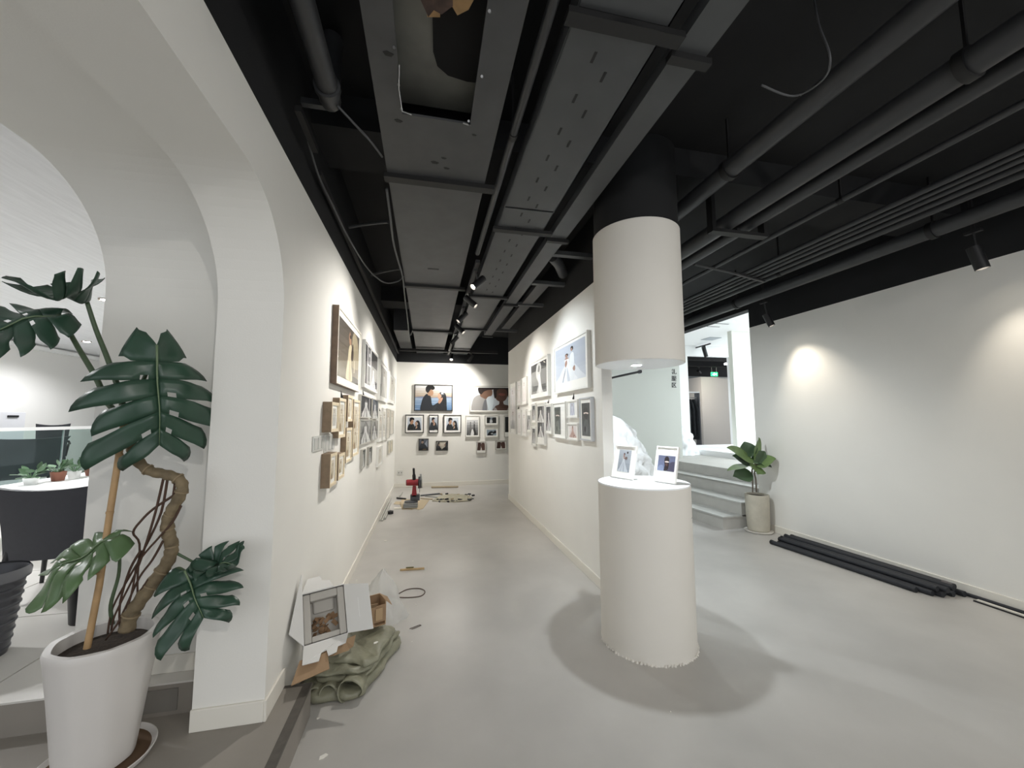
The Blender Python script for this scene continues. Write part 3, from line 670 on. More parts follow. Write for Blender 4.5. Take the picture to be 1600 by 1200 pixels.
def veil_back():
    return grad('8592b8', '7a7f9c', 5)+[S('5c5a72', (.6, -.02), (.65, .5), (1.02, .6), (1.02, -.02)), S('9aa8cc', (.0, -.02), (.1, .3), (.3, .35), (.4, -.02)), S('3a3136', (.4, .0), (.42, .35), (.38, .6), (.4, .85), (.52, .95), (.64, .82), (.66, .5), (.62, .1)),
            S('f3e2dc', (.42, .62), (.52, .65), (.64, .62), (.63, .56), (.44, .56)), S('6a4d4c', (.45, .4), (.5, .5), (.6, .46), (.58, .3))]

M_MATB = mat('white_mat_board', 'f2f1ec', 0.7)
M_PANE = glass('picture_glass', 'ffffff', 0.03, 1.35)
FR = {'black': mat('black_frame_wood', '26231f', 0.4), 'white': mat('white_frame_wood', 'e8e7e2', 0.4), 'grey': mat('pale_grey_frame', 'b9b6ae', 0.4),
      'oak': mat('oak_frame_lit_face', 'e3d3b6', 0.5, noise=0.08, nscale=30), 'oak_shaded_side': mat('oak_frame_shaded_side', '84715c', 0.6, noise=0.12, nscale=30), 'ivory': mat('ivory_frame_face', 'e9e4d8', 0.45), 'walnut': mat('brown_frame_wood', '6f5c4c', 0.5, noise=0.15, nscale=25), 'silver': mat('silver_frame', 'c9ccd0', 0.35, metal=0.3)}  # oak: overexposed face put into the pale colour, sides a darker shaded copy
def picture(label, c, U, N, w_, h_, fr, art, depth=0.022, bw=0.014, mb=(0.0, 0.0, 0.0, 0.0), group=None, lean=None, name='picture_frame'):
    """c: centre on the wall plane; U: right as seen by the viewer; N: normal towards the viewer; mb: mat margins left,right,bottom,top"""
    c, U, N = Vector(c), Vector(U).normalized(), Vector(N).normalized()
    V = N.cross(U).normalized()
    t = thing(name, label, 'picture', c - V*(h_/2), group)
    P = lambda u, v, d: c + U*u + V*v + N*d
    a, b = w_/2, h_/2
    fm = MB(); dr = depth-min(0.010, depth*0.4)
    o_ = [(-a, -b), (a, -b), (a, b), (-a, b)]; i_ = [(-a+bw, -b+bw), (a-bw, -b+bw), (a-bw, b-bw), (-a+bw, b-bw)]
    vs_ = [P(u, v, d) for (lst, d) in ((o_, 0.001), (o_, depth), (i_, depth), (i_, dr)) for (u, v) in lst]
    fs = []
    for k in range(3):
        for q in range(4): fs.append((k*4+q, k*4+(q+1) % 4, (k+1)*4+(q+1) % 4, (k+1)*4+q))
    fs.append((0, 3, 2, 1)); fs.append((12, 13, 14, 15))
    fm.add(vs_, fs); fm.m = [1]*4+[0]*8+[1, 0]
    side = {'oak': 'oak_shaded_side', 'walnut': 'walnut'}.get(fr, fr)
    fm.build('frame', [FR['ivory' if fr == 'walnut' else fr], FR[side]], t)
    d0 = dr+0.0005
    a2, b2 = a-bw, b-bw
    l, r_, bo, to = mb
    if any(mb):
        MB().add([P(-a2, -b2, d0), P(a2, -b2, d0), P(a2, b2, d0), P(-a2, b2, d0)], [(0, 1, 2, 3)]).build('mat_board', M_MATB, t)
    x0, x1, y0, y1 = -a2+l, a2-r_, -b2+bo, b2-to
    pm = MB(); cols = []; k = 0
    for (hexc, poly) in art:
        pp = clip_poly(list(poly))
        if len(pp) < 3: continue
        if hexc not in cols: cols.append(hexc)
        k += 1
        d = d0 + 0.0004 + 0.00012*k
        pm.add([P(x0+(x1-x0)*u, y0+(y1-y0)*v, d) for u, v in pp], [tuple(range(len(pp)))], cols.index(hexc))
    pm.build('photo', [ink(h) for h in cols], t)
    dg = depth-0.002
    MB().add([P(-a2, -b2, dg), P(a2, -b2, dg), P(a2, b2, dg), P(-a2, b2, dg)], [(0, 1, 2, 3)]).build('glass_pane', M_PANE, t)
    return t
def by_px(wall, tl, bl, tr_, brr, d):
    """frame centre and size on a wall from its four front corners in the photo; d = frame depth"""
    if wall == 'L': pts = [PX(*p, XL+d) for p in (tl, bl, tr_, brr)]
    elif wall == 'R': pts = [PX(*p, XP-d) for p in (tl, bl, tr_, brr)]
    else: pts = [PY(*p, YB-d) for p in (tl, bl, tr_, brr)]
    ax = 0 if wall == 'B' else 1
    u0 = (pts[0][ax]+pts[1][ax])/2; u1 = (pts[2][ax]+pts[3][ax])/2
    z1 = (pts[0].z+pts[2].z)/2; z0 = (pts[1].z+pts[3].z)/2
    um, zm = (u0+u1)/2, (z0+z1)/2
    c = {'L': (XL, um, zm), 'R': (XP, um, zm), 'B': (um, YB, zm)}[wall]
    U = {'L': (0, 1, 0), 'R': (0, -1, 0), 'B': (1, 0, 0)}[wall]
    N = {'L': (1, 0, 0), 'R': (-1, 0, 0), 'B': (0, -1, 0)}[wall]
    return c, U, N, abs(u1-u0), abs(z1-z0)
def hang(wall, label, q, fr, art, depth=0.03, bw=0.016, mb=(0, 0, 0, 0), group=None):
    if not isinstance(q[0], tuple): q = ((q[0], q[1]), (q[0], q[3]), (q[2], q[1]), (q[2], q[3]))
    c, U, N, w_, h_ = by_px(wall, *q, depth)
    mbm = (mb[0]*w_, mb[1]*w_, mb[2]*h_, mb[3]*h_)
    return picture(label, c, U, N, w_, h_, fr, art, depth, min(bw, w_*0.12), mbm, group)
GL, GB, GP = 'pictures on the left wall', 'pictures on the end wall', 'pictures on the partition'
E4 = (.09, .09, .08, .08)
# left wall, upper row
hang('L', 'large brown framed photo of a cream gown, nearest on the left wall', ((531, 477), (525, 596), (566, 523), (561, 614)), 'walnut', cream_gown(), 0.045, 0.016, (.0, .05, .08, .08), GL)
hang('L', 'black and white gown photo with window bars, second in the upper left row', ((572, 533), (569, 604), (592, 554.5), (589, 615)), 'white', bw_stage(), 0.035, 0.02, (0, 0, .06, .02), GL)
hang('L', 'white framed photo of a grey veiled gown, third in the upper left row', ((595, 563.5), (593.3, 625.7), (607.7, 574.7), (605.7, 628.7)), 'white', grey_gown(), 0.04, 0.02, E4, GL)
hang('L', 'narrow pale framed photo, farthest in the upper left row', ((609.5, 581.5), (608.3, 629.5), (617.5, 589.5), (616.7, 631.7)), 'white', pale_figure(), 0.035, 0.02, E4, GL)
# left wall, cluster of light frames
hang('L', 'thick light oak framed grey photo, nearest of the oak cluster on the left wall', ((520.5, 628.5), (516, 675.7), (530, 629), (528.7, 674)), 'oak', pale_figure('c9c6bd', 'd8d4c8', 'e8e6de', 'a5a296'), 0.06, 0.022, (.14, .14, .1, .1), GL)
hang('L', 'tall light oak frame, second of the oak cluster on the left wall', ((531, 622.5), (528.7, 684.7), (541.8, 623), (538.8, 682.5)), 'oak', sepia_slim(0), 0.05, 0.022, (.13, .13, .08, .08), GL)
hang('L', 'small light oak frame hung highest in the oak cluster', ((544.5, 618), (542.7, 658.5), (552.3, 618.7), (550.5, 658.5)), 'oak', sepia_slim(1), 0.045, 0.022, (.13, .13, .08, .08), GL)
hang('L', 'light oak frame hung below the highest one of the oak cluster', ((541.8, 669), (540, 723), (550.8, 667.5), (549.3, 720)), 'oak', sepia_slim(2), 0.045, 0.022, (.13, .13, .08, .08), GL)
hang('L', 'longest oak frame with two pictures, far end of the oak cluster', ((553.5, 624.7), (550.5, 714), (563, 625.5), (560.2, 709.5)), 'oak', [(c, [(u, .5+v/2) for u, v in p]) for c, p in sepia_slim(1)]+[(c, [(u, v*.48) for u, v in p]) for c, p in sepia_slim(0)], 0.045, 0.022, (.13, .13, .08, .08), GL)
hang('L', 'lowest and nearest thick oak frame on the left wall', ((516.7, 708.7), (515.2, 762), (527.7, 706.5), (525, 756.7)), 'oak', sepia_slim(1), 0.06, 0.022, (.16, .16, .12, .12), GL)
hang('L', 'lowest oak frame on the left wall, the farther of two', ((530.2, 708.7), (527.7, 750.7), (539.7, 707), (537.5, 745.5)), 'oak', sepia_slim(2), 0.05, 0.022, (.16, .16, .12, .12), GL)
# left wall, black and white grid
hang('L', 'black and white gown photo, upper near one of the left wall grid', ((564.7, 616.5), (563.6, 652), (581.5, 621.7), (580.6, 654)), 'grey', bw_grid(0), 0.03, 0.01, (0, 0, 0, 0), GL)
hang('L', 'black and white gown photo, lower near one of the left wall grid', ((563.6, 655), (562.5, 696.7), (580.6, 656), (579.7, 690)), 'grey', bw_grid(1), 0.03, 0.01, (0, 0, 0, 0), GL)
hang('L', 'black and white gown photo, upper far one of the left wall grid', ((582.9, 622.5), (582, 654), (591.5, 625.5), (590.9, 655)), 'grey', bw_grid(2), 0.03, 0.01, (0, 0, 0, 0), GL)
hang('L', 'black and white gown photo, lower far one of the left wall grid', ((582, 656.5), (580.6, 690), (590.9, 657.5), (590.2, 685.5)), 'grey', bw_grid(3), 0.03, 0.01, (0, 0, 0, 0), GL)
hang('L', 'small dark slim photo under the grid on the left wall, the nearer one', ((567.7, 702), (565.8, 732.7), (571.8, 701), (570.5, 729)), 'grey', bw_grid(0), 0.03, 0.008, (0, 0, 0, 0), GL)
hang('L', 'small dark slim photo under the grid on the left wall, the farther one', ((577.5, 698), (576.3, 726), (582, 697.5), (580.8, 723.7)), 'grey', bw_grid(2), 0.03, 0.008, (0, 0, 0, 0), GL)
# left wall, pale far groups
hang('L', 'pale tall photo just past the left wall grid', ((592.8, 643.5), (592.2, 690), (598, 642), (597.5, 688.5)), 'white', pale_figure(), 0.03, 0.012, E4, GL)
hang('L', 'pale tall photo, second past the left wall grid', ((599, 637.5), (598.6, 688), (603.3, 638), (603, 687)), 'white', pale_figure('d9d4c8', 'e9e4d8'), 0.03, 0.012, E4, GL)
hang('L', 'pale beige photo, third past the left wall grid', ((604.8, 637.5), (603.9, 687), (609.8, 640), (609.2, 684)), 'grey', pale_figure('cfc8b8', 'ddd6c6'), 0.03, 0.012, (0, 0, 0, 0), GL)
hang('L', 'pale beige photo beside the far corner of the left wall', ((610.7, 640), (610.1, 680), (615.5, 642), (615, 678)), 'grey', pale_figure('d9d0bc', 'e6dfcf'), 0.03, 0.012, (0, 0, 0, 0), GL)
hang('L', 'low narrow pale photo under the far group on the left wall', ((591.7, 697.5), (591, 729), (598.3, 696), (597, 724.5)), 'white', pale_figure(), 0.03, 0.012, E4, GL)
hang('L', 'low small beige photo near the far left corner, the nearer one', ((607.2, 689), (606.8, 710), (610, 688.5), (609.7, 708)), 'grey', sepia_slim(0), 0.03, 0.008, (0, 0, 0, 0), GL)
hang('L', 'low small beige photo near the far left corner, the farther one', ((610.8, 688), (610.5, 707), (613.8, 687), (613.5, 706)), 'grey', sepia_slim(1), 0.03, 0.008, (0, 0, 0, 0), GL)
# end wall
hang('B', 'large black framed photo of a couple in black by the sea', (647, 601, 707.5, 642.3), 'black', sea_couple(), 0.04, 0.022, (0, 0, 0, 0), GB)
hang('B', 'large white framed close-up of a man and woman in pale clothes', (733.6, 603, 801, 644), 'grey', close_couple(), 0.04, 0.022, (.02, .02, .03, .03), GB)
hang('B', 'square black framed couple portrait, left of three on the end wall', (633, 648, 662.2, 676.6), 'black', couple(0), 0.04, 0.018, (.08, .08, .1, .1), GB)
hang('B', 'slim black framed couple portrait, middle of three on the end wall', (670, 648, 685, 676.6), 'black', couple_slim(), 0.04, 0.018, (0, 0, .1, .1), GB)
hang('B', 'square black framed couple portrait, right of three on the end wall', (693, 648.5, 720.7, 676.6), 'black', couple(1), 0.04, 0.018, (.11, .11, .1, .1), GB)
hang('B', 'tall grey framed black and white photo of two standing figures', (727, 649.4, 749.4, 683.4), 'grey', bw_pair(), 0.04, 0.018, (.05, .05, .06, .16), GB)
hang('B', 'small landscape grey framed photo of two faces, upper of a pair', (757.2, 649, 778.9, 664.3), 'grey', bw_faces(0), 0.04, 0.018, (.1, .1, .12, .12), GB)
hang('B', 'small landscape grey framed photo of a kiss, lower of a pair', (757.2, 668.4, 778.9, 683.6), 'grey', bw_faces(1), 0.04, 0.018, (.1, .1, .12, .12), GB)
hang('B', 'tall grey framed photo on the end wall half hidden by the partition', (787.6, 649, 806, 683.4), 'grey', bw_faces(2), 0.04, 0.018, (.03, .03, .2, .03), GB)
hang('B', 'small dark portrait photo under the left group on the end wall', (654, 685.4, 669.5, 704.2), 'black', dark_pose(), 0.04, 0.018, (0, 0, 0, 0), GB)
hang('B', 'small black framed photo of two figures facing each other', (681.3, 689, 700, 704.2), 'black', facing(), 0.04, 0.018, (0, 0, 0, 0), GB)
hang('B', 'small grey framed portrait of a dark pair under the right group', (744, 690, 759.5, 708.3), 'grey', sepia_pair(), 0.04, 0.018, (.03, .03, .18, .03), GB)
hang('B', 'small grey framed brown toned pair, lowest right on the end wall', (774, 688.4, 791.6, 702.8), 'grey', sepia_pair(1), 0.04, 0.018, (.05, .05, .06, .06), GB)
# partition
hang('R', 'largest white framed photo of a bride, nearest on the partition', ((864.3, 544), (866.2, 616.4), (917, 515.6), (917.9, 604.5)), 'white', white_bride(), 0.04, 0.02, (.03, .04, .16, .05), GP)
hang('R', 'black and white photo of a veiled bride, second large one on the partition', ((826.7, 568.7), (827.7, 624.7), (855.5, 552.3), (855.7, 617.3)), 'white', bw_veil(), 0.04, 0.02, (.06, .06, .08, .06), GP)
hang('R', 'long pale photo at the far corner of the partition', ((796, 600), (796.2, 677), (805.3, 596.3), (805.7, 678.8)), 'white', pink_tall(), 0.03, 0.014, E4, GP)
hang('R', 'upper narrow pale photo beside the far corner of the partition', ((807, 595), (807.3, 633), (813.2, 592.6), (813.4, 634)), 'white', pink_slim(0), 0.035, 0.014, E4, GP)
hang('R', 'upper pale photo between the far narrow one and the veiled bride', ((814.4, 591), (814.6, 631.6), (821.6, 588), (821.8, 632)), 'white', pink_slim(1), 0.035, 0.014, E4, GP)
hang('R', 'lower narrow pale photo beside the far corner of the partition', ((807, 641), (807.3, 680), (813.6, 640), (814, 681)), 'white', pink_slim(0), 0.035, 0.014, E4, GP)
hang('R', 'lower pale photo, second from the far corner of the partition', ((814.6, 640), (814.8, 681), (821.4, 639.3), (821.6, 682.5)), 'white', pink_slim(1), 0.035, 0.014, E4, GP)
hang('R', 'grey photo low beside the pale ones on the partition', ((822.6, 642), (822.8, 674), (829, 640), (829.2, 675.5)), 'white', bw_grid(1), 0.035, 0.014, (0, 0, .05, .2), GP)
hang('R', 'small black and white photo under the veiled bride, upper one', ((830, 631), (830.2, 660), (836.5, 629.5), (836.8, 660.8)), 'white', bw_grid(0), 0.03, 0.012, E4, GP)
hang('R', 'small black and white photo under the veiled bride, lower one', ((830, 666.5), (830.2, 696), (836.5, 666), (836.8, 697.5)), 'white', bw_grid(2), 0.03, 0.012, E4, GP)
hang('R', 'tall double black and white gown photo under the veiled bride', ((838, 630), (838.4, 694), (850, 628.5), (850.2, 695.6)), 'white', [(c, [(u, .52+v*.48) for u, v in p]) for c, p in bw_grid(0)]+[(c, [(u, v*.48) for u, v in p]) for c, p in bw_grid(2)], 0.035, 0.014, (.06, .06, .15, .06), GP)
hang('R', 'black and white gown photo right of the tall double one', ((851.5, 631.5), (851.8, 677), (861, 630.5), (861.2, 678.4)), 'white', bw_grid(0), 0.035, 0.014, (.06, .06, .06, .06), GP)
hang('R', 'white framed grey lace portrait, left one under the large bride', ((862.8, 629.5), (864, 684), (882.5, 627), (883.5, 686)), 'white', dark_lace(0), 0.035, 0.016, (.07, .36, .07, .1), GP)
hang('R', 'small white framed photo of a bride in lilac light', ((884.2, 626), (885, 652.5), (901.5, 624.5), (902, 654)), 'white', mini_bride(), 0.035, 0.016, (.26, .26, .06, .06), GP)
hang('R', 'small white framed photo of a blush pink gown', ((885, 661.5), (885.8, 687), (902, 660.5), (902.6, 689)), 'white', pink_gown(), 0.035, 0.016, (.12, .12, .06, .06), GP)
hang('R', 'white framed dark lace portrait, right one under the large bride', ((903.8, 622), (906.5, 688), (923, 620), (924, 689.5)), 'silver', dark_lace(1), 0.035, 0.016, (.1, .1, .07, .09), GP)
# little dark caption tags standing off the wall
M_TAG = mat('black_card', '2a2a2a', 0.6)
def tagcard(label, wall, px, py0, py1, wpx):
    pl, s = (XL, 1) if wall == 'L' else (XP, -1)
    a = PX(px, py0, pl); b = PX(px, py1, pl)
    mb_ = MB(); L_ = 0.022
    mb_.prism([(0, 0), (0, b.z-a.z), (L_, b.z-a.z)], lambda u, v, y: Vector((pl+s*(u+0.0005), y, a.z+v)), a.y-0.003, a.y+0.003)
    tag(mb_.build('caption_tag', M_TAG), label, 'tag', 'caption tags on the picture walls')
tagcard('black triangular tag above the oak frames on the left wall', 'L', 532.5, 610, 622, 4)
tagcard('black triangular tag above the left wall grid', 'L', 567, 609, 621, 4)
tagcard('black triangular tag above the pale far photos of the left wall', 'L', 592.5, 637, 643, 4)
tagcard('black triangular tag under the large bride photo on the partition', 'R', 897, 614, 624, 3)
tagcard('black triangular tag under the veiled bride photo on the partition', 'R', 857.5, 624, 630, 2)
tagcard('black triangular tag between the narrow pale photos on the partition', 'R', 811, 634, 639, 2)
# switch covers on the left wall
for (lab, p0, p1) in (('pale grey switch plate on the left wall, nearer to the arch', (488, 682), (504, 702)), ('pale grey switch plate on the left wall, nearer to the oak frames', (506, 679), (520, 703))):
    a = PX(*p0, XL); b = PX(*p1, XL)
    t = thing('wall_switch', lab, 'switch', (XL, (a.y+b.y)/2, b.z), 'switch plates')
    MB().box((XL+0.001, a.y, b.z), (XL+0.008, b.y, a.z)).build('plate', mat('switch_plate', 'd4d4d0', 0.35), t, bevel=0.002)
    for k in range(3):
        y = a.y+(b.y-a.y)*(k+0.2)/3
        MB().box((XL+0.008, y, b.z+0.012), (XL+0.012, y+(b.y-a.y)*0.26, a.z-0.012)).build('rocker', mat('switch_rocker', 'c6c6c2', 0.3), t, bevel=0.001)
a = PY(621, 735, YB); b = PY(629.5, 742, YB)
t = thing('wall_socket', 'white double wall socket low on the end wall', 'socket', ((a.x+b.x)/2, YB, b.z))
MB().box((a.x, YB-0.01, b.z), (b.x, YB, a.z)).build('plate', mat('socket_plate', 'd9d8d2', 0.4), t, bevel=0.002)
for k in (0.25, 0.75):
    x = a.x+(b.x-a.x)*k
    MB().box((x-0.012, YB-0.012, (a.z+b.z)/2-0.012), (x+0.012, YB-0.0095, (a.z+b.z)/2+0.012)).build('outlet', mat('socket_hole', '8a8a86', 0.5), t)
# two frames standing on the pedestal
for (lab, c, art, w_, h_, mb) in (('white framed bride photo standing left on the pedestal', (1.425, 2.715), twin_bride(), 0.20, 0.245, (.17, .17, .16, .1)), ('white framed photo of a veiled back standing right on the pedestal', (1.615, 2.475), veil_back(), 0.175, 0.25, (.06, .06, .28, .22))):
    U = Vector((.35, -.937, 0)); Nh = Vector((-.937, -.35, 0)); tilt = R(14)
    N = Nh*math.cos(tilt)+Vector((0, 0, 1))*math.sin(tilt); V = N.cross(U)
    cc = Vector((c[0], c[1], 1.0555)) + V*(h_/2) + Nh*0.0
    t = picture(lab, cc, U, N, w_, h_, 'white', art, 0.02, 0.009, tuple(m_*q for m_, q in zip(mb, (w_, w_, h_, h_))), 'frames on the pedestal')
    # strut behind
    top = cc + V*(h_*0.1) - N*0.001; foot = Vector((c[0], c[1], 1.0555)) - Nh*0.095
    MB().tube([top, foot+Vector((0, 0, .003))], 0.003, 6).build('strut', FR['white'], t)

# ================================================================== MONSTERA BY THE ARCH
def monstera_leaf(name, base, tip, nrm, width, parent, m, lobes=6, cut=0.42, seed=0, droop=0.25, curl=0.1, fold=0.12, heart=0.30):
    """leaf blade: midrib from base to tip, lobed halves with slits between the lobes"""
    rn = random.Random(seed)
    base, tip = Vector(base), Vector(tip)
    A = (tip-base); L = A.length; A.normalize()
    N = Vector(nrm); N = (N-A*N.dot(A)).normalized(); B = A.cross(N)
    mb = MB()
    for s in (-1, 1):
        for k in range(lobes):
            s0, s1 = k/lobes, (k+1)/lobes
            tin = cut*rn.uniform(0.8, 1.15) + (0.25 if k == 0 else 0)
            gap = rn.uniform(0.14, 0.42)
            lw = rn.uniform(0.76, 1.10)
            ns, nt_ = 5, 9
            vs_ = []
            for i in range(ns):
                q = i/(ns-1)
                for j in range(nt_):
                    t = j/(nt_-1)
                    sh = max(0, (t-tin)/(1-tin)) if t > tin else 0
                    qq = 0.5+(q-0.5)*(1-gap*min(1, sh*1.6))
                    sv = s0+(s1-s0)*qq
                    W = width/2*(math.sin(PI*min(1, 0.16+0.80*(1-sv)**0.9))**0.75)*lw*(1-0.22*(1-q)**2*t)
                    ang_ = R(108-68*sv)            # side veins swing from backward at the base to forward at the tip
                    y = t*W*math.sin(ang_); x = sv*L*0.97 + t*W*math.cos(ang_)*0.9 - (heart*L*0.35*t if k == 0 else 0)*(1-q)
                    z = -droop*L*(max(0, x)/L)**2*0.6 - curl*width*t*t + fold*width*t*0.5 + 0.012*math.sin(9*sv+5*t+seed)
                    vs_.append(base + A*x + B*(s*y) + N*z)
            fs = []
            for i in range(ns-1):
                for j in range(nt_-1):
                    # small holes near the midrib
                    if j == 1 and i == ns-2 and 0 < k < lobes-1 and rn.random() < 0.6: continue
                    a = i*nt_+j; fs.append((a, a+1, a+nt_+1, a+nt_))
            mb.add(vs_, fs)
    o = mb.build(name, m, parent, smooth='all')
    md = o.modifiers.new('thickness', 'SOLIDIFY'); md.thickness = 0.0022; md.offset = 0
    # midrib
    pts = []
    for i in range(9):
        x = i/8*L*0.97
        pts.append(base + A*x + N*(-droop*L*(x/L)**2*0.6 + 0.003 + 0.012*math.sin(9*i/8+seed)))
    MB().tube(pts, [0.0045-0.0035*i/8 for i in range(9)], 6).build('midrib', M_RIB, o, smooth='all')
    return o
M_LEAF = mat('dark_leaf', '2f4a3b', 0.35, noise=0.16, nscale=9, spec=0.5)
M_LEAF2 = mat('mid_green_leaf', '56704a', 0.35, noise=0.16, nscale=9)
M_RIB = mat('leaf_rib', '6d8060', 0.5)
M_STALK = mat('green_stalk', '4d5f45', 0.5, noise=0.15, nscale=30)
M_TRUNK = mat('brown_stem', '766850', 0.75, noise=0.35, nscale=22, bump=0.3, bscale=60)
M_ROOT = mat('dark_root', '4c372b', 0.8)
M_CANE = mat('bamboo_cane', 'b39268', 0.55, noise=0.12, nscale=20)
M_POTW = mat('white_planter', 'dcd8d4', 0.35, noise=0.015, nscale=4)
M_SOIL = mat('potting_soil', '3a3027', 0.95, noise=0.4, nscale=60, bump=0.8, bscale=90)
PXC, PYC = -1.25, 1.965
mon = thing('monstera_plant', 'tall potted monstera with bent stem and split leaves beside the arch', 'plant', (PXC, PYC, PLAT))
RIMZ = 0.64
def facet(r, z, t):
    k = 9; seg = 2*PI/k; a = (t+z*0.5) % seg - seg/2
    return r*(0.55+0.45*math.cos(seg/2)/math.cos(a))
ptm = MB().lathe([(0.10, 0.012), (0.118, 0.016), (0.128, 0.10), (0.150, 0.30), (0.168, RIMZ-PLAT-0.03), (0.172, RIMZ-PLAT-0.008), (0.168, RIMZ-PLAT), (0.146, RIMZ-PLAT-0.002), (0.142, RIMZ-PLAT-0.06), (0.03, RIMZ-PLAT-0.065)], (PXC, PYC, PLAT), 72, close=True, fn=facet)
pot = ptm.build('pot', M_POTW, mon, smooth=True)
MB().lathe([(0.138, 0), (0.142, 0.008), (0.1, 0.014), (0.01, 0.018)], (PXC, PYC, RIMZ-0.055), 40, close=True, fn=facet).build('soil', M_SOIL, pot, smooth=True)
MB().lathe([(0.15, 0.0), (0.172, 0.004), (0.182, 0.024), (0.178, 0.026), (0.166, 0.008), (0.01, 0.008)], (PXC, PYC, PLAT+0.0005), 48, close=True).build('saucer', M_POTW, mon, smooth=True)
MB().lathe([(0.15, 0.009), (0.163, 0.0095), (0.163, 0.011), (0.01, 0.0115)], (PXC, PYC, PLAT+0.0005), 40, close=True).build('saucer_dirt', mat('saucer_dirt', '5b4632', 0.9), mon)
def pp(px, py, dy=0.0): return PY(px, py, PYC+dy)
trunk = [pp(198, 985, 0.0), pp(205, 960), pp(218, 940), pp(238, 912, .02), pp(256, 888, .03), pp(266, 868, .03), pp(268, 850, .03), pp(263, 832, .02), pp(262, 815, .01), pp(270, 795, 0), pp(281, 775, 0), pp(285, 760, 0), pp(278, 748, 0), pp(258, 741, 0), pp(235, 736, .01), pp(217, 722, .01), pp(206, 702, .01), pp(202, 682, .01), pp(208, 664, .02)]
tp = catmull(trunk, 5)
rr = [0.027-0.009*i/(len(tp)-1)+0.0022*math.sin(i*1.7) for i in range(len(tp))]
tk = MB().tube(tp, rr, 12).build('stem', M_TRUNK, mon, smooth='all')
for i in (5, 14, 19, 29, 37, 43, 52, 60, 71, 80):
    d = (tp[i+1]-tp[i-1]).normalized()
    MB().cyl(tp[i]-d*0.003, tp[i]+d*0.003, rr[i]*1.12, n=12).build('stem_node', mat('stem_scar', '8a7a60', 0.8), tk, smooth=True)
MB().tube([pp(197, 640, -.03), pp(172, 800, -.04), pp(155, 915, -.05), pp(136, 1013, -.06)], 0.0115, 10).build('cane', M_CANE, mon, smooth=True)
for q in (0.2, 0.45, 0.7):
    a, b = pp(197, 640, -.03), pp(136, 1013, -.06)
    c = a.lerp(b, q) + Vector((.002, 0, 0)); d = (b-a).normalized()
    MB().cyl(c-d*.004, c+d*.004, 0.0128, n=10).build('cane_node', M_CANE, mon, smooth=True)
MB().tube(catmull([pp(148, 702, -.03), pp(172, 700, -.03), pp(183, 685, -.04), pp(198, 681, -.04), pp(207, 684, -.02)], 4), 0.0018, 5).build('tie_wire', M_ROOT, mon)
for pts in ([(256, 745), (243, 800), (228, 850), (212, 895), (180, 960), (174, 985)], [(262, 747), (252, 800), (232, 845), (215, 880), (205, 930), (190, 975)], [(270, 775), (240, 795), (222, 812), (208, 832), (218, 850), (215, 900), (214, 945), (205, 980)],
            [(283, 790), (270, 815), (250, 838), (222, 870), (200, 905), (176, 950), (168, 990)], [(255, 845), (238, 875), (218, 902), (198, 945), (183, 975)], [(220, 860), (203, 890), (188, 940), (187, 980)], [(274, 752), (268, 790), (262, 815)], [(232, 905), (205, 945), (165, 1000)]):
    q = catmull([pp(x, y, 0.012*math.sin(x*0.3)) for x, y in pts], 4)
    MB().tube(q, [0.0052-0.002*i/len(q) for i in range(len(q))], 6).build('aerial_root', M_ROOT, mon, smooth='all')
CN = Vector((0.35, -0.93, 0.12))
def petiole(pts, r=0.008):
    q = catmull(pts, 5)
    MB().tube(q, [r*(1.25-0.5*i/len(q)) for i in range(len(q))], 8).build('leaf_stalk', M_STALK, mon, smooth='all')
top = trunk[-1]
b1 = pp(244, 540, -.06); petiole([top, pp(205, 645, .0), pp(215, 615, .02), pp(232, 575, -.01), b1])
monstera_leaf('leaf', b1, pp(252, 700, -.06), Vector((.62, -.77, .12)), 0.54, mon, M_LEAF, 6, 0.42, 8, 0.10, 0.14, 0.02, 0.6)
b2 = pp(92, 492, -.05); petiole([top, pp(192, 648), pp(170, 632), pp(150, 590), pp(125, 548), pp(106, 515), b2], 0.010)
monstera_leaf('leaf', b2, pp(-70, 520, -.20), Vector((0.15, -0.66, 0.74)), 0.46, mon, M_LEAF, 6, 0.52, 5, 0.15, 0.10, 0.10, 0.4)
b3 = pp(136, 472, -.02); petiole([top, pp(196, 650), pp(186, 610), pp(168, 560), pp(150, 515), b3], 0.010)
monstera_leaf('leaf', b3, pp(80, 462, -.22), Vector((-0.25, -0.10, 0.97)), 0.30, mon, M_LEAF, 5, 0.55, 9, 0.05, -0.12, 0.30, 0.4)
b4 = pp(186, 838, -.05); petiole([pp(176, 975, .02), pp(173, 945), pp(185, 900, .0), pp(187, 865, -.02), b4], 0.006)
monstera_leaf('leaf', b4, pp(76, 890, -.12), Vector((0.10, -0.40, 0.92)), 0.40, mon, M_LEAF2, 5, 0.58, 12, 0.16, 0.10, 0.08, 0.4)
b5 = pp(290, 893, -.04); petiole([pp(245, 905, .02), pp(262, 898, .03), pp(278, 888, .0), b5], 0.007)
monstera_leaf('leaf', b5, pp(316, 966, -.12), Vector((0.25, -0.90, 0.38)), 0.38, mon, M_LEAF, 5, 0.55, 21, 0.16, 0.12, 0.05, 0.55)
b6 = pp(318, 886, .02); petiole([pp(268, 860, .03), pp(290, 872, .05), b6], 0.005)
monstera_leaf('leaf', b6, pp(368, 880, -.03), Vector((0.1, -0.55, 0.83)), 0.22, mon, M_LEAF, 5, 0.35, 33, 0.05, -0.08, 0.2, 0.3)

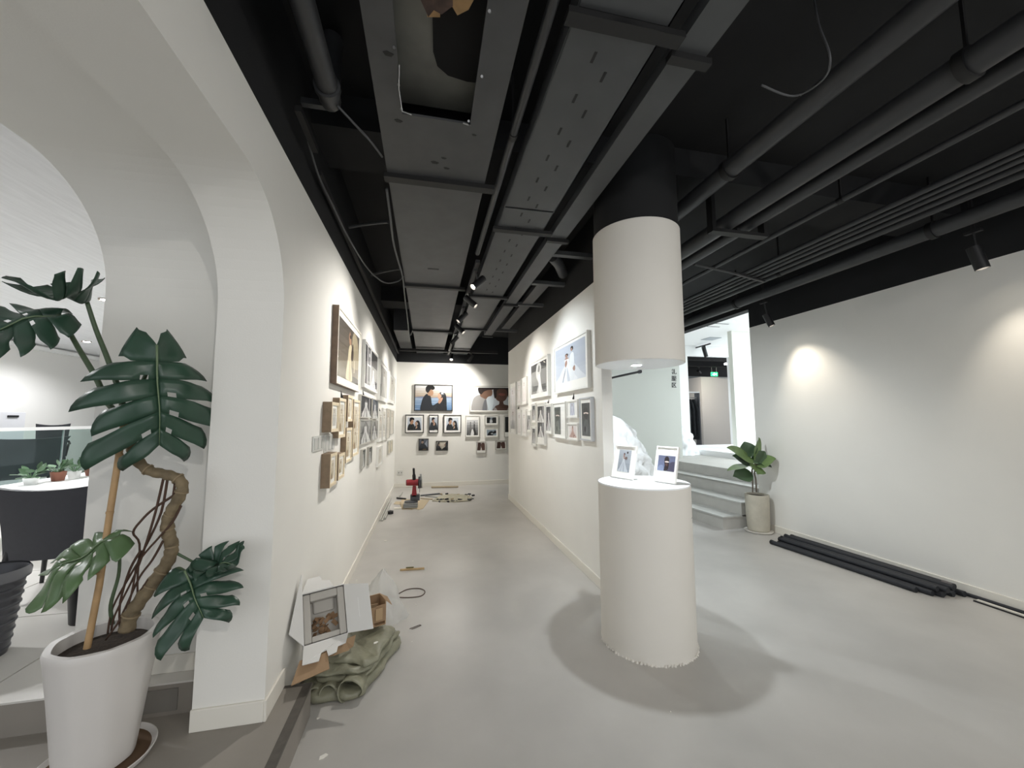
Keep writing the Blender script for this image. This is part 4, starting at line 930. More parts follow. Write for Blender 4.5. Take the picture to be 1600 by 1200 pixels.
# ================================================================== OFFICE BEHIND THE ARCH
M_CHAIR = mat('charcoal_leather', '33343a', 0.5, noise=0.06, nscale=40, bump=0.06, bscale=160)
M_LEG = mat('black_leg', '1c1c1e', 0.4)
def rot2(p, a): return (p[0]*math.cos(a)-p[1]*math.sin(a), p[0]*math.sin(a)+p[1]*math.cos(a))
def chair(label, loc, rz, W=0.46, seat=0.44, back=0.80, depth=0.46, legcol=M_LEG, arms=False, flare=0.0):
    """upholstered chair; backrest on the local -y side"""
    loc = Vector(loc)
    t = thing('office_chair', label, 'chair', loc, 'office chairs')
    def W_(x, y, z):
        q = rot2((x, y), rz); return loc+Vector((q[0], q[1], z))
    # curved backrest panel
    n, mz = 9, 7; th = 0.045; vs_ = []; mb = MB()
    for side in (0, 1):
        for j in range(mz):
            q = j/(mz-1); z = 0.27 + (back-0.27)*q
            for i in range(n):
                u = -1+2*i/(n-1)
                hw = W/2*(0.90+0.14*q+flare*q*q)*(1-0.04*math.sin(PI*q))
                y = -depth/2 - 0.05*q + 0.035*(u*u) + (th if side else 0)
                vs_.append(W_(u*hw, y, z - 0.03*(1-u*u)*(q**4)))
    fs = []
    K = n*mz
    for j in range(mz-1):
        for i in range(n-1):
            a = j*n+i; fs += [(a, a+1, a+n+1, a+n), (K+a, K+a+n, K+a+n+1, K+a+1)]
    for j in range(mz-1):
        for i in (0, n-1):
            a = j*n+i; fs.append((a, a+n, K+a+n, K+a))
    for i in range(n-1):
        for j in (0, mz-1):
            a = j*n+i; fs.append((a, K+a, K+a+1, a+1))
    mb.add(vs_, fs).build('backrest', M_CHAIR, t, smooth=True)
    sb = MB().prism([(-W/2*.95, -depth/2+.03), (W/2*.95, -depth/2+.03), (W/2, depth/2-.05), (W/2*.85, depth/2), (-W/2*.85, depth/2), (-W/2, depth/2-.05)], lambda u, v, z: W_(u, v, z), seat-0.09, seat)
    sb.build('seat', M_CHAIR, t, bevel=0.02)
    for sx in (-1, 1):
        for sy in (-1, 1):
            MB().tube([W_(sx*W*.40, sy*depth*.40, seat-.08), W_(sx*W*.47, sy*depth*.5, 0.0)], [0.019, 0.012], 10).build('leg', legcol, t, smooth=True)
    if arms:
        for sx in (-1, 1):
            MB().tube(catmull([W_(sx*W*.5, -depth*.42, seat+.30), W_(sx*W*.58, -depth*.1, seat+.24), W_(sx*W*.58, depth*.3, seat+.22), W_(sx*W*.52, depth*.4, seat-.02)], 4), 0.018, 8).build('armrest', M_LEG, t, smooth='all')
    return t
chair('charcoal leather chair seen from behind, nearest beyond the arch', (-2.52, 3.52, OFF), R(8), 0.50, 0.44, 0.76, 0.42, flare=0.10)
chair('dark armchair behind the glass railing, the larger one', (-6.55, 8.05, OFF), R(60), 0.64, 0.45, 0.93, 0.6, arms=True, flare=0.45)
chair('dark chair farthest back behind the glass railing', (-7.15, 9.4, OFF), R(40), 0.42, 0.5, 1.14, 0.5, arms=True)
# glass railing
rl = thing('glass_railing', 'white capped glass railing across the office', 'railing', (-6.0, 9.0, OFF))
MB().box((-6.03, 5.2, 1.345), (-5.97, 13.9, 1.395)).build('top_rail', M_WHITE, rl)
MB().box((-6.06, 5.2, OFF), (-5.94, 13.9, OFF+0.1)).build('kerb', M_WHITE, rl)
for k in range(6):
    y0 = 5.2+1.45*k
    MB().box((-6.006, y0+0.01, OFF+0.1), (-5.994, y0+1.44, 1.345)).build('glass_pane', glass('rail_glass', 'e6f0ee', 0.02, 1.3), rl)
    MB().box((-6.01, y0-0.008, OFF+0.1), (-5.99, y0+0.008, 1.345)).build('joint', mat('rail_joint', '8c9494', 0.4), rl)
# low table with potted plants
tb_ = thing('side_table', 'low white office table behind the charcoal chair', 'table', (-3.75, 5.2, OFF))
MB().box((-4.25, 4.45, 0.80), (-3.25, 6.1, 0.84)).build('tabletop', M_WHITE, tb_, bevel=0.005)
for (x, y) in ((-4.2, 4.5), (-3.3, 4.5), (-4.2, 6.05), (-3.3, 6.05)):
    MB().box((x-0.02, y-0.02, OFF), (x+0.02, y+0.02, 0.80)).build('leg', M_WHITE, tb_)
def leaf_simple(mb, base, tip, nrm, wid, n=6, sag=0.12, wave=0.0):
    base, tip = Vector(base), Vector(tip); A = tip-base; L = A.length; A.normalize()
    N = Vector(nrm); N = (N-A*N.dot(A)).normalized(); B = A.cross(N); vs_ = []
    for i in range(n+1):
        s = i/n; W = wid/2*max(0.03, math.sin(PI*(s**0.85)))**0.8 * (1+wave*math.sin(s*17))
        c = base + A*(L*s) - N*(sag*L*s*s)
        for u in (-1, 0, 1): vs_.append(c + B*(u*W) + N*(0.10*wid*abs(u)))
    fs = []
    for i in range(n):
        for u in range(2):
            a = i*3+u; fs.append((a, a+1, a+4, a+3))
    mb.add(vs_, fs)
def small_plant(label, loc, h, pr, ph, m, seed, n=14):
    rn = random.Random(seed); loc = Vector(loc)
    t = thing('potted_plant', label, 'plant', loc, 'small plants on the office table')
    MB().lathe([(pr*.75, 0), (pr, ph), (pr*.9, ph), (pr*.88, ph*.85), (0.005, ph*.85)], loc, 20, close=True).build('pot', m, t, smooth=True)
    for k in range(n):
        a = rn.uniform(0, 2*PI); e = rn.uniform(.25, 1.2)
        d = Vector((math.cos(a)*math.cos(e), math.sin(a)*math.cos(e), math.sin(e)))
        b = loc+Vector((0, 0, ph*.85)); mid = b + d*h*rn.uniform(.25, .5)
        mb = MB(); leaf_simple(mb, mid, mid+d*h*.5+Vector((0, 0, -h*.1)), Vector((0, 0, 1)) if e < .9 else Vector((1, 0, 0)), h*.32)
        mb.tube([b, mid], 0.004, 5)
        mb.build('leaf', mat('office_leaf', '5d7d5c', 0.4, noise=0.2, nscale=10), t, smooth='all')
M_TERRA = mat('terracotta', '8a5a48', 0.7)
small_plant('bushy plant in the leftmost small pot on the office table', (-4.0, 5.08, 0.84), 0.21, 0.06, 0.07, M_WHITE, 1)
small_plant('leafy plant in a terracotta pot, second on the office table', (-3.95, 5.32, 0.84), 0.21, 0.065, 0.10, M_TERRA, 2)
small_plant('leafy plant in a white pot, middle of the office table', (-3.95, 5.52, 0.84), 0.22, 0.06, 0.08, M_WHITE, 3)
small_plant('plant in a wide terracotta pot, fourth on the office table', (-3.92, 5.74, 0.84), 0.22, 0.08, 0.09, M_TERRA, 4)
small_plant('plant at the arch end of the office table', (-3.9, 5.95, 0.84), 0.22, 0.07, 0.08, M_TERRA, 5)
# waste bins
M_BIN = mat('ribbed_grey_bin', '4a4b50', 0.35, metal=0.3)
bn = thing('waste_bin', 'tall ribbed dark grey bin at the left edge of the arch', 'bin', (-2.22, 2.62, OFF))
prof = [(0.105, 0.0)]
for k in range(9):
    z = 0.02+0.043*k; r = 0.108+0.036*k/8
    prof += [(r, z), (r+.006, z+.006), (r+.006, z+.012), (r, z+.018)]
prof += [(0.152, 0.40), (0.158, 0.41), (0.152, 0.42), (0.145, 0.41), (0.11, 0.03), (0.01, 0.03)]
MB().lathe(prof, (-2.22, 2.62, OFF), 40, close=True).build('bin_body', M_BIN, bn, smooth=True)
MB().lathe([(0.152, 0.425), (0.160, 0.412), (0.158, 0.38), (0.1605, 0.378), (0.1625, 0.413), (0.153, 0.429)], (-2.22, 2.62, OFF), 40).build('rim', mat('bin_rim', '6d6e72', 0.3, metal=0.6), bn, smooth=True)
bn = thing('waste_bin', 'small black bin with a clear liner beside the arch jamb', 'bin', (-1.99, 2.98, OFF))
MB().lathe([(0.085, 0.0), (0.11, 0.30), (0.105, 0.30), (0.08, 0.01), (0.01, 0.01)], (-1.99, 2.98, OFF), 28, close=True).build('bin_body', mat('black_plastic', '17171a', 0.4), bn, smooth=True)
MB().lathe([(0.104, 0.24), (0.106, 0.305), (0.114, 0.31), (0.118, 0.27), (0.116, 0.24)], (-1.99, 2.98, OFF), 40, fn=lambda r, z, t: r+0.004*math.sin(11*t+z*60)).build('liner', glass('liner_plastic', 'c8ccd0', 0.2, 1.6), bn, smooth='all')
# pale cabinet by the office wall, with a black latch
cb = thing('office_cabinet', 'pale grey tall cabinet on the far office wall with black latch', 'cabinet', (-7.9, 8.5, OFF))
MB().box((-8.09, 6.5, OFF), (-7.75, 9.6, 1.66)).build('cabinet_body', mat('cabinet_grey', 'd6d6da', 0.6), cb, bevel=0.005)
MB().box((-7.75, 9.25, 1.56), (-7.73, 9.45, 1.60)).build('latch', M_LEG, cb, bevel=0.004)
# office downlights
LENSO = emit('office_lens', 'fffaf2', 30)
for i, (x, y) in enumerate(((-4.2, 6.1), (-4.2, 3.6), (-6.8, 6.1), (-6.8, 9.5), (-3.0, 9.0))):
    t = thing('ceiling_downlight', ('glowing round downlight seen past the monstera leaf', 'round office downlight above the charcoal chair', 'round office downlight above the glass railing', 'round office downlight above the farthest chair', 'round office downlight far along the arch wall')[i], 'downlight', (x, y, 3.085), 'office downlights')
    MB().lathe([(0.07, 3.085), (0.075, 3.1), (0.05, 3.1), (0.05, 3.085)], (x, y, 0), 24).build('ring', mat('downlight_rim', '9a8f84', 0.4), t, smooth=True)
    MB().lathe([(0.05, 3.087), (0.05, 3.09)], (x, y, 0), 24, close=True).build('lens', LENSO, t)
    add_light('SPOT', 'office_lamp', (x, y, 3.07), 60, (0.97, 0.98, 1.0), (x, y, 0), t, spot_size=R(150), spot_blend=0.6, shadow_soft_size=0.06)

# ================================================================== FIDDLE-LEAF FIG BY THE STEPS
FX, FY = 4.315, 4.535
fig = thing('fiddle_leaf_fig', 'young fiddle-leaf fig in a tall stone planter beside the steps', 'plant', (FX, FY, 0))
M_STONE = mat('beige_stone_pot', 'b9b3a4', 0.7, noise=0.08, nscale=12)
pot = MB().lathe([(0.118, 0.02), (0.128, 0.03), (0.137, 0.2), (0.142, 0.48), (0.140, 0.488), (0.128, 0.488), (0.126, 0.45), (0.02, 0.45)], (FX, FY, 0), 40, close=True).build('pot', M_STONE, fig, smooth=True)
MB().lathe([(0.124, 0.452), (0.126, 0.46), (0.02, 0.466)], (FX, FY, 0), 30, close=True).build('soil', M_SOIL, pot, smooth=True)
MB().lathe([(0.14, 0.001), (0.158, 0.004), (0.168, 0.022), (0.164, 0.024), (0.152, 0.02), (0.02, 0.02)], (FX, FY, 0), 40, close=True).build('saucer', mat('white_saucer', 'd6d2ca', 0.5), fig, smooth=True)
M_TWIG = mat('grey_twig', '6f665a', 0.8)
fY = FY-0.02
crown = PY(1181, 722, fY)
MB().tube(catmull([PY(1176, 769, fY), PY(1176, 750, fY), PY(1175, 735, fY), crown], 4), 0.009, 7).build('stem', M_TWIG, fig, smooth='all')
MB().tube(catmull([PY(1182, 769, fY), PY(1181, 750, fY), PY(1179, 738, fY), crown+Vector((.02, 0, .02))], 4), 0.009, 7).build('stem', M_TWIG, fig, smooth='all')
M_FIG = mat('fig_leaf', '6f8656', 0.4, noise=0.2, nscale=8); M_FIGD = mat('fig_leaf_dark', '41573d', 0.4, noise=0.2, nscale=8)
for (bx, by, tx, ty, dy, wd, nrm, mm) in ((1176, 722, 1140, 697, -.12, .17, (-.2, -.7, .7), M_FIG), (1176, 718, 1188, 684, -.05, .19, (.5, -.85, .1), M_FIG), (1173, 714, 1163, 690, .06, .17, (-.3, -.9, .2), M_FIGD),
        (1177, 724, 1196, 705, .02, .13, (.1, -.75, .65), M_FIGD), (1182, 728, 1212, 716, -.12, .20, (.0, -.6, .8), M_FIG), (1174, 726, 1146, 711, .02, .14, (-.3, -.6, .7), M_FIGD),
        (1170, 727, 1137, 732, -.08, .10, (0, -.25, .95), M_FIG), (1180, 728, 1184, 741, -.10, .18, (.1, -.9, .4), M_FIG), (1174, 741, 1147, 743, -.06, .16, (0, -.8, .6), M_FIGD), (1184, 722, 1206, 730, .08, .15, (.3, -.6, .7), M_FIGD)):
    b_, e_ = PY(bx, by, fY), PY(tx, ty, fY+dy)
    if e_.x > XR-0.06: e_ = PX(tx, ty, XR-0.06)
    mb = MB(); leaf_simple(mb, b_, e_, nrm, wd*1.4, 9, 0.10, 0.05); mb.tube([PY(1178, 735, fY), b_], 0.004, 5)
    o = mb.build('leaf', mm, fig, smooth='all')
    md = o.modifiers.new('sub', 'SUBSURF'); md.levels = 1; md.render_levels = 1

# ================================================================== BLACK POLES ON THE FLOOR
M_FOAM = mat('black_foam_pole', '24262b', 0.65, noise=0.15, nscale=30)
GPO = 'black poles on the floor'
pl = [((4.040, 4.05), (4.130, 2.70), 0), ((4.094, 4.00), (4.182, 2.62), 0), ((4.150, 4.03), (4.234, 2.58), 0), ((4.206, 4.07), (4.284, 2.60), 0), ((4.262, 4.10), (4.334, 2.57), 0), ((4.318, 4.11), (4.384, 2.62), 0),
      ((4.374, 4.09), (4.424, 2.55), 0), ((4.462, 4.09), (4.468, 2.24), 0), ((4.122, 4.01), (4.208, 2.60), 1), ((4.178, 4.04), (4.259, 2.56), 1), ((4.290, 4.09), (4.359, 2.58), 1), ((4.346, 4.06), (4.404, 2.60), 1)]
ords = ('first', 'second', 'third', 'fourth', 'fifth', 'sixth', 'seventh', 'eighth', 'ninth', 'tenth')
for i, (a, b, lv) in enumerate(pl):
    r = 0.0235; z = r+0.0005+lv*0.041
    lab = ('black foam pole, ' + ords[i] + ' from the room side, lying on the floor') if not lv else ('black foam pole stacked on top of the floor poles, ' + ords[i-8] + ' from the room side')
    if i == 7: r = 0.014; z = r+0.0005
    if i == 7: lab = 'longest black pole, pushed right against the right wall'
    t = thing('foam_pole', lab, 'pole', ((a[0]+b[0])/2, (a[1]+b[1])/2, 0), GPO)
    A_, B_ = Vector((a[0], a[1], z)), Vector((b[0], b[1], z))
    d = (A_-B_).normalized()
    MB().cyl(B_, A_, r, n=14).build('pole_body', M_FOAM, t, smooth=True)
    MB().cyl(A_, A_+d*0.022, r*(1.0 if i == 7 else 1.14), n=14).build('end_cap', M_LEG, t, smooth=True)
    if i in (5, 11): MB().cyl(B_+d*0.01, B_+d*0.08, r*1.04 if i == 5 else r*1.06, n=14).build('taped_end', mat('grey_tape', '5a5657', 0.6), t, smooth=True)
for i, (x0, x1) in enumerate(((4.40, 4.425), (4.365, 4.373))):
    tag(MB().prism([(x0+.02, 2.48), (x0+.02+(x1-x0), 2.48), (x1, 1.6), (x0, 1.6)], lambda u, v, z: Vector((u, v, z)), 0.0005, 0.012).build('trim_strip', M_BASEB if i == 0 else M_LEG), ('white trim strip lying past the ends of the black poles', 'thin dark strip lying beside the white trim strip')[i], 'strip')

# ================================================================== BOX, BAG AND TARP BY THE LEFT WALL
M_TARP = mat('olive_tarp', '898874', 0.42, noise=0.14, nscale=9, bump=0.9, bscale=16)
tp_ = thing('folded_tarp', 'crumpled olive grey tarpaulin folded on the floor by the arch', 'tarpaulin', (-0.36, 2.66, 0))
def sheet(outline, z0, thick, seed, name, wave=0.012, m=M_TARP, tilt=(0, 0)):
    """one fold of the tarp: a thick rumpled sheet with a rounded edge"""
    rn = random.Random(seed)
    ol = catmull([(x, y, 0) for x, y in outline], 6, True); n = len(ol)
    cx = sum(p.x for p in ol)/n; cy = sum(p.y for p in ol)/n
    rings = [(0.0, thick), (0.3, thick), (0.55, thick), (0.75, thick), (0.9, thick*.96), (0.97, thick*.8), (1.0, thick*.5), (0.97, thick*.15), (0.9, 0.0)]
    vs_ = []; ph = [rn.uniform(0, 6) for _ in range(6)]
    for (k, h) in rings:
        for i, p in enumerate(ol):
            x, y = cx+(p.x-cx)*k, cy+(p.y-cy)*k
            wv = wave*(math.sin(x*23+ph[0])*math.sin(y*19+ph[1])+0.6*math.sin(x*47+y*31+ph[2])+0.5*math.sin((x-y)*70+ph[3]))
            edge = 0.010*math.sin(i*0.9+ph[4])*(k > .85)
            vs_.append((x+edge, y+edge*.6, max(0.002, z0+h+(wv if h > thick*.4 else 0)+tilt[0]*(x-cx)+tilt[1]*(y-cy))))
    fs = []
    for r_ in range(len(rings)-1):
        for i in range(n): fs.append((r_*n+i, r_*n+(i+1) % n, (r_+1)*n+(i+1) % n, (r_+1)*n+i))
    return MB().add(vs_, fs).build(name, m, tp_, smooth='all')
sheet([(-.60, 2.40), (-.46, 2.36), (-.33, 2.37), (-.27, 2.50), (-.19, 2.72), (-.15, 2.90), (-.30, 3.02), (-.62, 2.98), (-.66, 2.66)], 0.0, 0.055, 1, 'fold', 0.010)
sheet([(-.56, 2.46), (-.38, 2.42), (-.27, 2.52), (-.20, 2.74), (-.17, 2.88), (-.32, 2.98), (-.62, 2.95), (-.64, 2.66)], 0.058, 0.034, 2, 'fold', 0.009)
sheet([(-.60, 2.45), (-.42, 2.42), (-.29, 2.46), (-.24, 2.66), (-.19, 2.84), (-.34, 2.93), (-.62, 2.90), (-.65, 2.64)], 0.098, 0.030, 3, 'fold', 0.010, tilt=(-.04, .0))
sheet([(-.58, 2.52), (-.42, 2.48), (-.30, 2.44), (-.24, 2.56), (-.205, 2.78), (-.32, 2.90), (-.60, 2.88), (-.65, 2.66)], 0.133, 0.024, 4, 'fold', 0.010, tilt=(-.05, .05))
# rolled flaps drooping at the front
for (x0, y0, x1, y1, r, seed) in ((-.385, 2.36, -.36, 2.60, .052, 1), (-.50, 2.385, -.46, 2.60, .040, 2), (-.575, 2.40, -.55, 2.58, .034, 3)):
    mb = MB(); vs_ = []; n1, n2 = 12, 18; rn = random.Random(seed)
    for i in range(n1):
        q = i/(n1-1)
        for j in range(n2):
            t = R(-40)+R(290)*j/(n2-1)
            rr_ = r*(1.0-.10*q)*(1+.08*math.sin(3*t+seed)+.05*math.sin(8*q+t))
            vs_.append((x0+(x1-x0)*q+rr_*1.15*math.cos(t), y0+(y1-y0)*q-.012*math.sin(t*2+seed), max(.002, r*.95+rr_*math.sin(t))))
    mb.add(vs_, [(i*n2+j, i*n2+j+1, (i+1)*n2+j+1, (i+1)*n2+j) for i in range(n1-1) for j in range(n2-1)])
    o = mb.build('rolled_flap', M_TARP, tp_, smooth='all'); md = o.modifiers.new('thick', 'SOLIDIFY'); md.thickness = 0.004
# white carton with open flaps, tilted back against the wall
M_CARTW = mat('white_carton', 'd9d8d5', 0.6); M_CARTB = mat('brown_cardboard', '9a7f62', 0.8, noise=0.06, nscale=15); M_FOAMW = mat('grey_foam', 'b3afa8', 0.8)
BC = PY(497, 960, 2.47) + Vector((0.035, 0, 0))
cart = thing('open_carton', 'white open carton with flaps and moulded foam insert, tilted by the wall', 'box', (BC.x, BC.y+0.1, BC.z-0.2))
bN = Vector((.22, -.80, .50)).normalized(); bU = Vector((.95, .30, .06)); bU = (bU-bN*bU.dot(bN)).normalized(); bV = bN.cross(bU)
def B(u, v, d):
    p = BC + bU*u + bV*v + bN*d; p.x = max(p.x, XL+0.016); return p
hw, hh, dp, th = 0.110, 0.128, 0.17, 0.004
def slab(pts, off, name, m, parent=cart, m2=None):
    pts = [Vector(p) for p in pts]; nn = (pts[1]-pts[0]).cross(pts[-1]-pts[0]).normalized()*off
    n = len(pts)
    mb = MB().add(pts+[p+nn for p in pts], [tuple(range(n))]).add(pts+[p+nn for p in pts], [tuple(range(n, 2*n))], 1)
    mb.add(pts+[p+nn for p in pts], [(i, (i+1) % n, n+(i+1) % n, n+i) for i in range(n)], 1)
    return mb.build(name, [m, m2 or m], parent)
bd = MB()
bd.obox(B(0, 0, -dp), bU*hw, bV*hh, bN*th/2); bd.obox(B(-hw, 0, -dp/2), bU*th/2, bV*hh, bN*dp/2); bd.obox(B(hw, 0, -dp/2), bU*th/2, bV*hh, bN*dp/2)
bd.obox(B(0, hh, -dp/2), bU*hw, bV*th/2, bN*dp/2); bd.obox(B(0, -hh, -dp/2), bU*hw, bV*th/2, bN*dp/2)
bd.build('carton_body', M_CARTW, cart)
# flaps
fr_ = slab([B(hw, -hh, 0), B(hw+.120, -hh-.025, .09), B(hw+.120, hh-.045, .09), B(hw, hh, 0)], .004, 'flap', M_CARTW, m2=M_CARTW)
MB().obox(B(hw+.066, -.02, .053), bU*.006+bN*.004, bV*.05, bN*.0012).build('carry_slot', mat('slot_grey', 'e8e8e6', 0.6), fr_)
slab([B(-hw, -hh, 0), B(-hw, hh, 0), B(-hw-.05, hh+.10, .06), B(-hw-.085, -hh+.07, .09)], .004, 'flap', M_CARTW)
slab([B(-hw, hh, 0), B(hw*.5, hh, 0), B(hw*.35, hh+.05, -.05), B(0, hh+.055, -.05), B(-.01, hh+.09, -.08), B(-hw+.01, hh+.09, -.08)], .004, 'flap', M_CARTW)
lf = slab([B(-hw, -hh, 0), B(hw, -hh, 0), B(hw-.02, -hh-.045, .05), B(.05, -hh-.05, .055), B(.04, -hh-.075, .08), B(.0, -hh-.08, .082), B(-.005, -hh-.05, .055), B(-.03, -hh-.055, .055), B(-.045, -hh-.09, .09), B(-hw-.01, -hh-.085, .09)], .004, 'flap', M_CARTW, m2=M_CARTW)
slab([B(-hw-.02, -hh-.06, .05), B(.0, -hh-.06, .05), B(.0, -hh-.14, .10), B(-hw-.06, -hh-.155, .10)], .004, 'flap', M_CARTB)
# foam insert with a recess and paper filling
fo = MB()
fo.obox(B(-hw+.022, 0, -.045), bU*.018, bV*(hh-.006), bN*.04); fo.obox(B(hw-.022, 0, -.045), bU*.018, bV*(hh-.006), bN*.04)
fo.obox(B(0, hh-.027, -.045), bU*(hw-.04), bV*.021, bN*.04); fo.obox(B(0, -hh+.02, -.045), bU*(hw-.04), bV*.014, bN*.04)
fo.obox(B(0, 0, -.095), bU*(hw-.006), bV*(hh-.006), bN*.01)
ins = fo.build('foam_insert', M_FOAMW, cart, bevel=0.006)
MB().obox(B(0, .055, -.075), bU*.055, bV*.035, bN*.012).build('foam_pad', M_FOAMW, ins, bevel=0.01)
rn = random.Random(5); pm_ = MB()
for k in range(26):
    c = B(rn.uniform(-.055, .055), rn.uniform(-.085, -.005), -.07+rn.uniform(-.01, .012))
    a = Vector((rn.uniform(-1, 1), rn.uniform(-1, 1), rn.uniform(-1, 1))).normalized(); b_ = a.orthogonal().normalized()
    pm_.obox(c, a*.018, b_*.010, a.cross(b_)*.0015)
pm_.build('paper_filling', mat('crumpled_kraft', '8f7256', 0.85, noise=0.2, nscale=30), cart)['kind'] = 'stuff'
# brown cardboard flap lying under the carton on the tarp
cp = thing('cardboard_sheet', 'brown cardboard flap between the white carton and the tarp', 'cardboard', (-0.5, 2.5, 0.18))
slab([PY(545, 1016, 2.5), PY(540, 1002, 2.5), PY(495, 1010, 2.45), PY(487, 1030, 2.38), PY(520, 1025, 2.42)], .004, 'sheet', M_CARTB, cp)
slab([PY(537, 1000, 2.5), PY(556, 992, 2.6), PY(552, 1010, 2.55), PY(540, 1018, 2.5)], .004, 'folded_edge', M_CARTB, cp)
# small brown carton behind
kb = thing('small_brown_box', 'torn small brown cardboard box beside the white carton', 'box', (-0.30, 2.82, 0.16))
c0 = PY(582, 955, 2.80)
kU, kV = Vector((.9, .42, 0)).normalized(), Vector((-.42, .9, 0)).normalized()
mb = MB()
for (c, a, b_, d_) in ((c0+kU*.065, kU*.003, kV*.06, Vector((0, 0, .075))), (c0-kU*.065, kU*.003, kV*.06, Vector((0, 0, .075))), (c0+kV*.06, kV*.003, kU*.065, Vector((0, 0, .075))), (c0-kV*.06, kV*.003, kU*.065, Vector((0, 0, .05))), (c0-Vector((0, 0, .073)), kU*.065, kV*.06, Vector((0, 0, .003)))):
    mb.obox(c, a, b_, d_)
mb.build('box_body', M_CARTB, kb)
slab([c0+kU*.065-kV*.06+Vector((0, 0, .075)), c0+kU*.065+kV*.06+Vector((0, 0, .075)), c0+kU*.115+kV*.05+Vector((0, 0, .045)), c0+kU*.11-kV*.05+Vector((0, 0, .03))], .003, 'flap', M_CARTB, kb)
slab([c0-kV*.06-kU*.06+Vector((0, 0, .05)), c0-kV*.06+kU*.0+Vector((0, 0, .05)), c0-kV*.10+kU*.0+Vector((0, 0, .085)), c0-kV*.10-kU*.05+Vector((0, 0, .09))], .003, 'flap', M_CARTB, kb)
MB().obox(c0-kV*.068+kU*.02, kU*.022, kV*.002, Vector((0, 0, .035))).build('torn_paper', mat('kraft_light', 'b59a78', 0.85), kb)
# plastic bag
M_BAG = glass('clear_bag', 'e9ebea', 0.25, 1.5)
M_BAG2 = mat('milky_bag', 'dcdcd8', 0.35)
g0 = PY(580, 925, 3.02); mb = MB(); vs_ = []; n1, n2 = 14, 26
for i in range(n1):
    q = i/(n1-1); h = 0.36*q
    for j in range(n2):
        t = 2*PI*j/n2
        r = (0.17*(1-q)**0.75+0.006)*(1+.16*math.sin(3*t+1)+.10*math.sin(7*t+9*q)+.05*math.sin(13*t+21*q))
        vs_.append((-.36+.05*q+r*math.cos(t)*1.15, 3.20+.02*q+r*math.sin(t)*.8, max(.003, h+.012*math.sin(5*t+11*q))))
mb.add(vs_, [(i*n2+j, i*n2+(j+1) % n2, (i+1)*n2+(j+1) % n2, (i+1)*n2+j) for i in range(n1-1) for j in range(n2)])
m_ = bpy.data.materials.new('bag_film'); m_.use_nodes = True; nt = m_.node_tree; pb = nt.nodes['Principled BSDF']
pb.inputs['Base Color'].default_value = rgb('e3e3df'); pb.inputs['Roughness'].default_value = 0.3; pb.inputs['Alpha'].default_value = 0.45
tag(mb.build('plastic_bag', m_, smooth='all'), 'crumpled translucent plastic bag behind the open carton', 'bag')
# loop of wire, wooden stick, flakes on the floor
tag(MB().tube(catmull([PZ(598, 925, .03), PZ(612, 921, .02), PZ(606, 932, .004), PZ(618, 930, .004), PZ(636, 921, .004), PZ(655, 919.5, .004), PZ(664, 924, .004), PZ(658, 931, .004), PZ(640, 933.5, .004), PZ(620, 933, .004), PZ(610, 931, .006)], 6), 0.004, 6).build('wire_loop', mat('brown_wire', '5a4b42', 0.6), smooth='all'), 'loop of thin brown wire on the floor beside the bag', 'wire')
a, b = PZ(625, 892, 0), PZ(663, 889.5, 0)
st_ = thing('wooden_stick', 'short wooden stick lying on the corridor floor', 'stick', (a+b)/2)
MB().obox((a+b)/2+Vector((0, 0, .009)), (b-a)/2, Vector((0, .008, 0)), Vector((0, 0, .008))).build('stick', mat('pale_wood', 'b49a72', 0.7, noise=0.15, nscale=30), st_)
MB().obox(a.lerp(b, .4)+Vector((0, .012, .022)), (b-a)*.16, Vector((0, .006, 0)), Vector((0, 0, .005))).build('clip', mat('olive_clip', '5b5632', 0.6), st_)
for k, (x, y, s_, r_) in enumerate(((645, 877, .012, .3), (557, 907, .014, 1.2), (653, 915, .009, .2), (650, 945, .010, 2.), (587, 1010, .020, .5), (497, 1123, .010, .4), (505, 1183, .028, .5), (602, 845, .030, 2.7), (644, 1003, .008, .7), (720, 893, .008, 1.), (1048, 1113, .007, 1.))):
    p = PZ(x, y, 0 if k != 4 else .165); d = Vector((math.cos(r_), math.sin(r_), 0)); e = Vector((-d.y, d.x, 0))
    zz = .0008 if k != 4 else .0
    if k == 4: p.z = .185
    lab = {4: 'white scrap lying on the olive tarp', 6: 'long white splinter on the floor near the platform', 7: 'white paper scrap near the left baseboard'}.get(k, 'tiny white plaster flake on the concrete floor')
    tag(MB().prism([(-1, -.4), (-.2, -.6), (1, -.2), (.7, .5), (-.6, .5)], lambda u, v, z: p+d*(u*s_*.7)+e*(v*s_*.7)+Vector((0, 0, z)), zz, zz+.003).build('debris_flake', mat('plaster_flake', 'ebe8e0', 0.8)), lab, 'debris', 'plaster flakes on the floor')
for k, (x, y) in enumerate(((404, 1113), (424, 1081))):
    p = PZ(x, y, PLAT); tag(MB().prism([(-1, -.4), (.8, -.5), (1, .3), (-.5, .5)], lambda u, v, z: p+Vector((u*.008, v*.008, z)), .001, .004).build('debris_flake', mat('plaster_flake', 'ebe8e0', 0.8)), ('white plaster flake in the middle of the raised step', 'white plaster flake by the corner of the arch wall')[k], 'debris')
p = PZ(648, 981, 0); tag(MB().tube([p+Vector((-.035, -.01, .003)), p+Vector((.035, .03, .003)), p+Vector((.045, .02, .003)), p+Vector((-.02, -.02, .003))], .0022, 5).build('bent_wire', mat('brown_wire', '5a4b42', 0.6)), 'bent piece of wire on the corridor floor', 'wire')

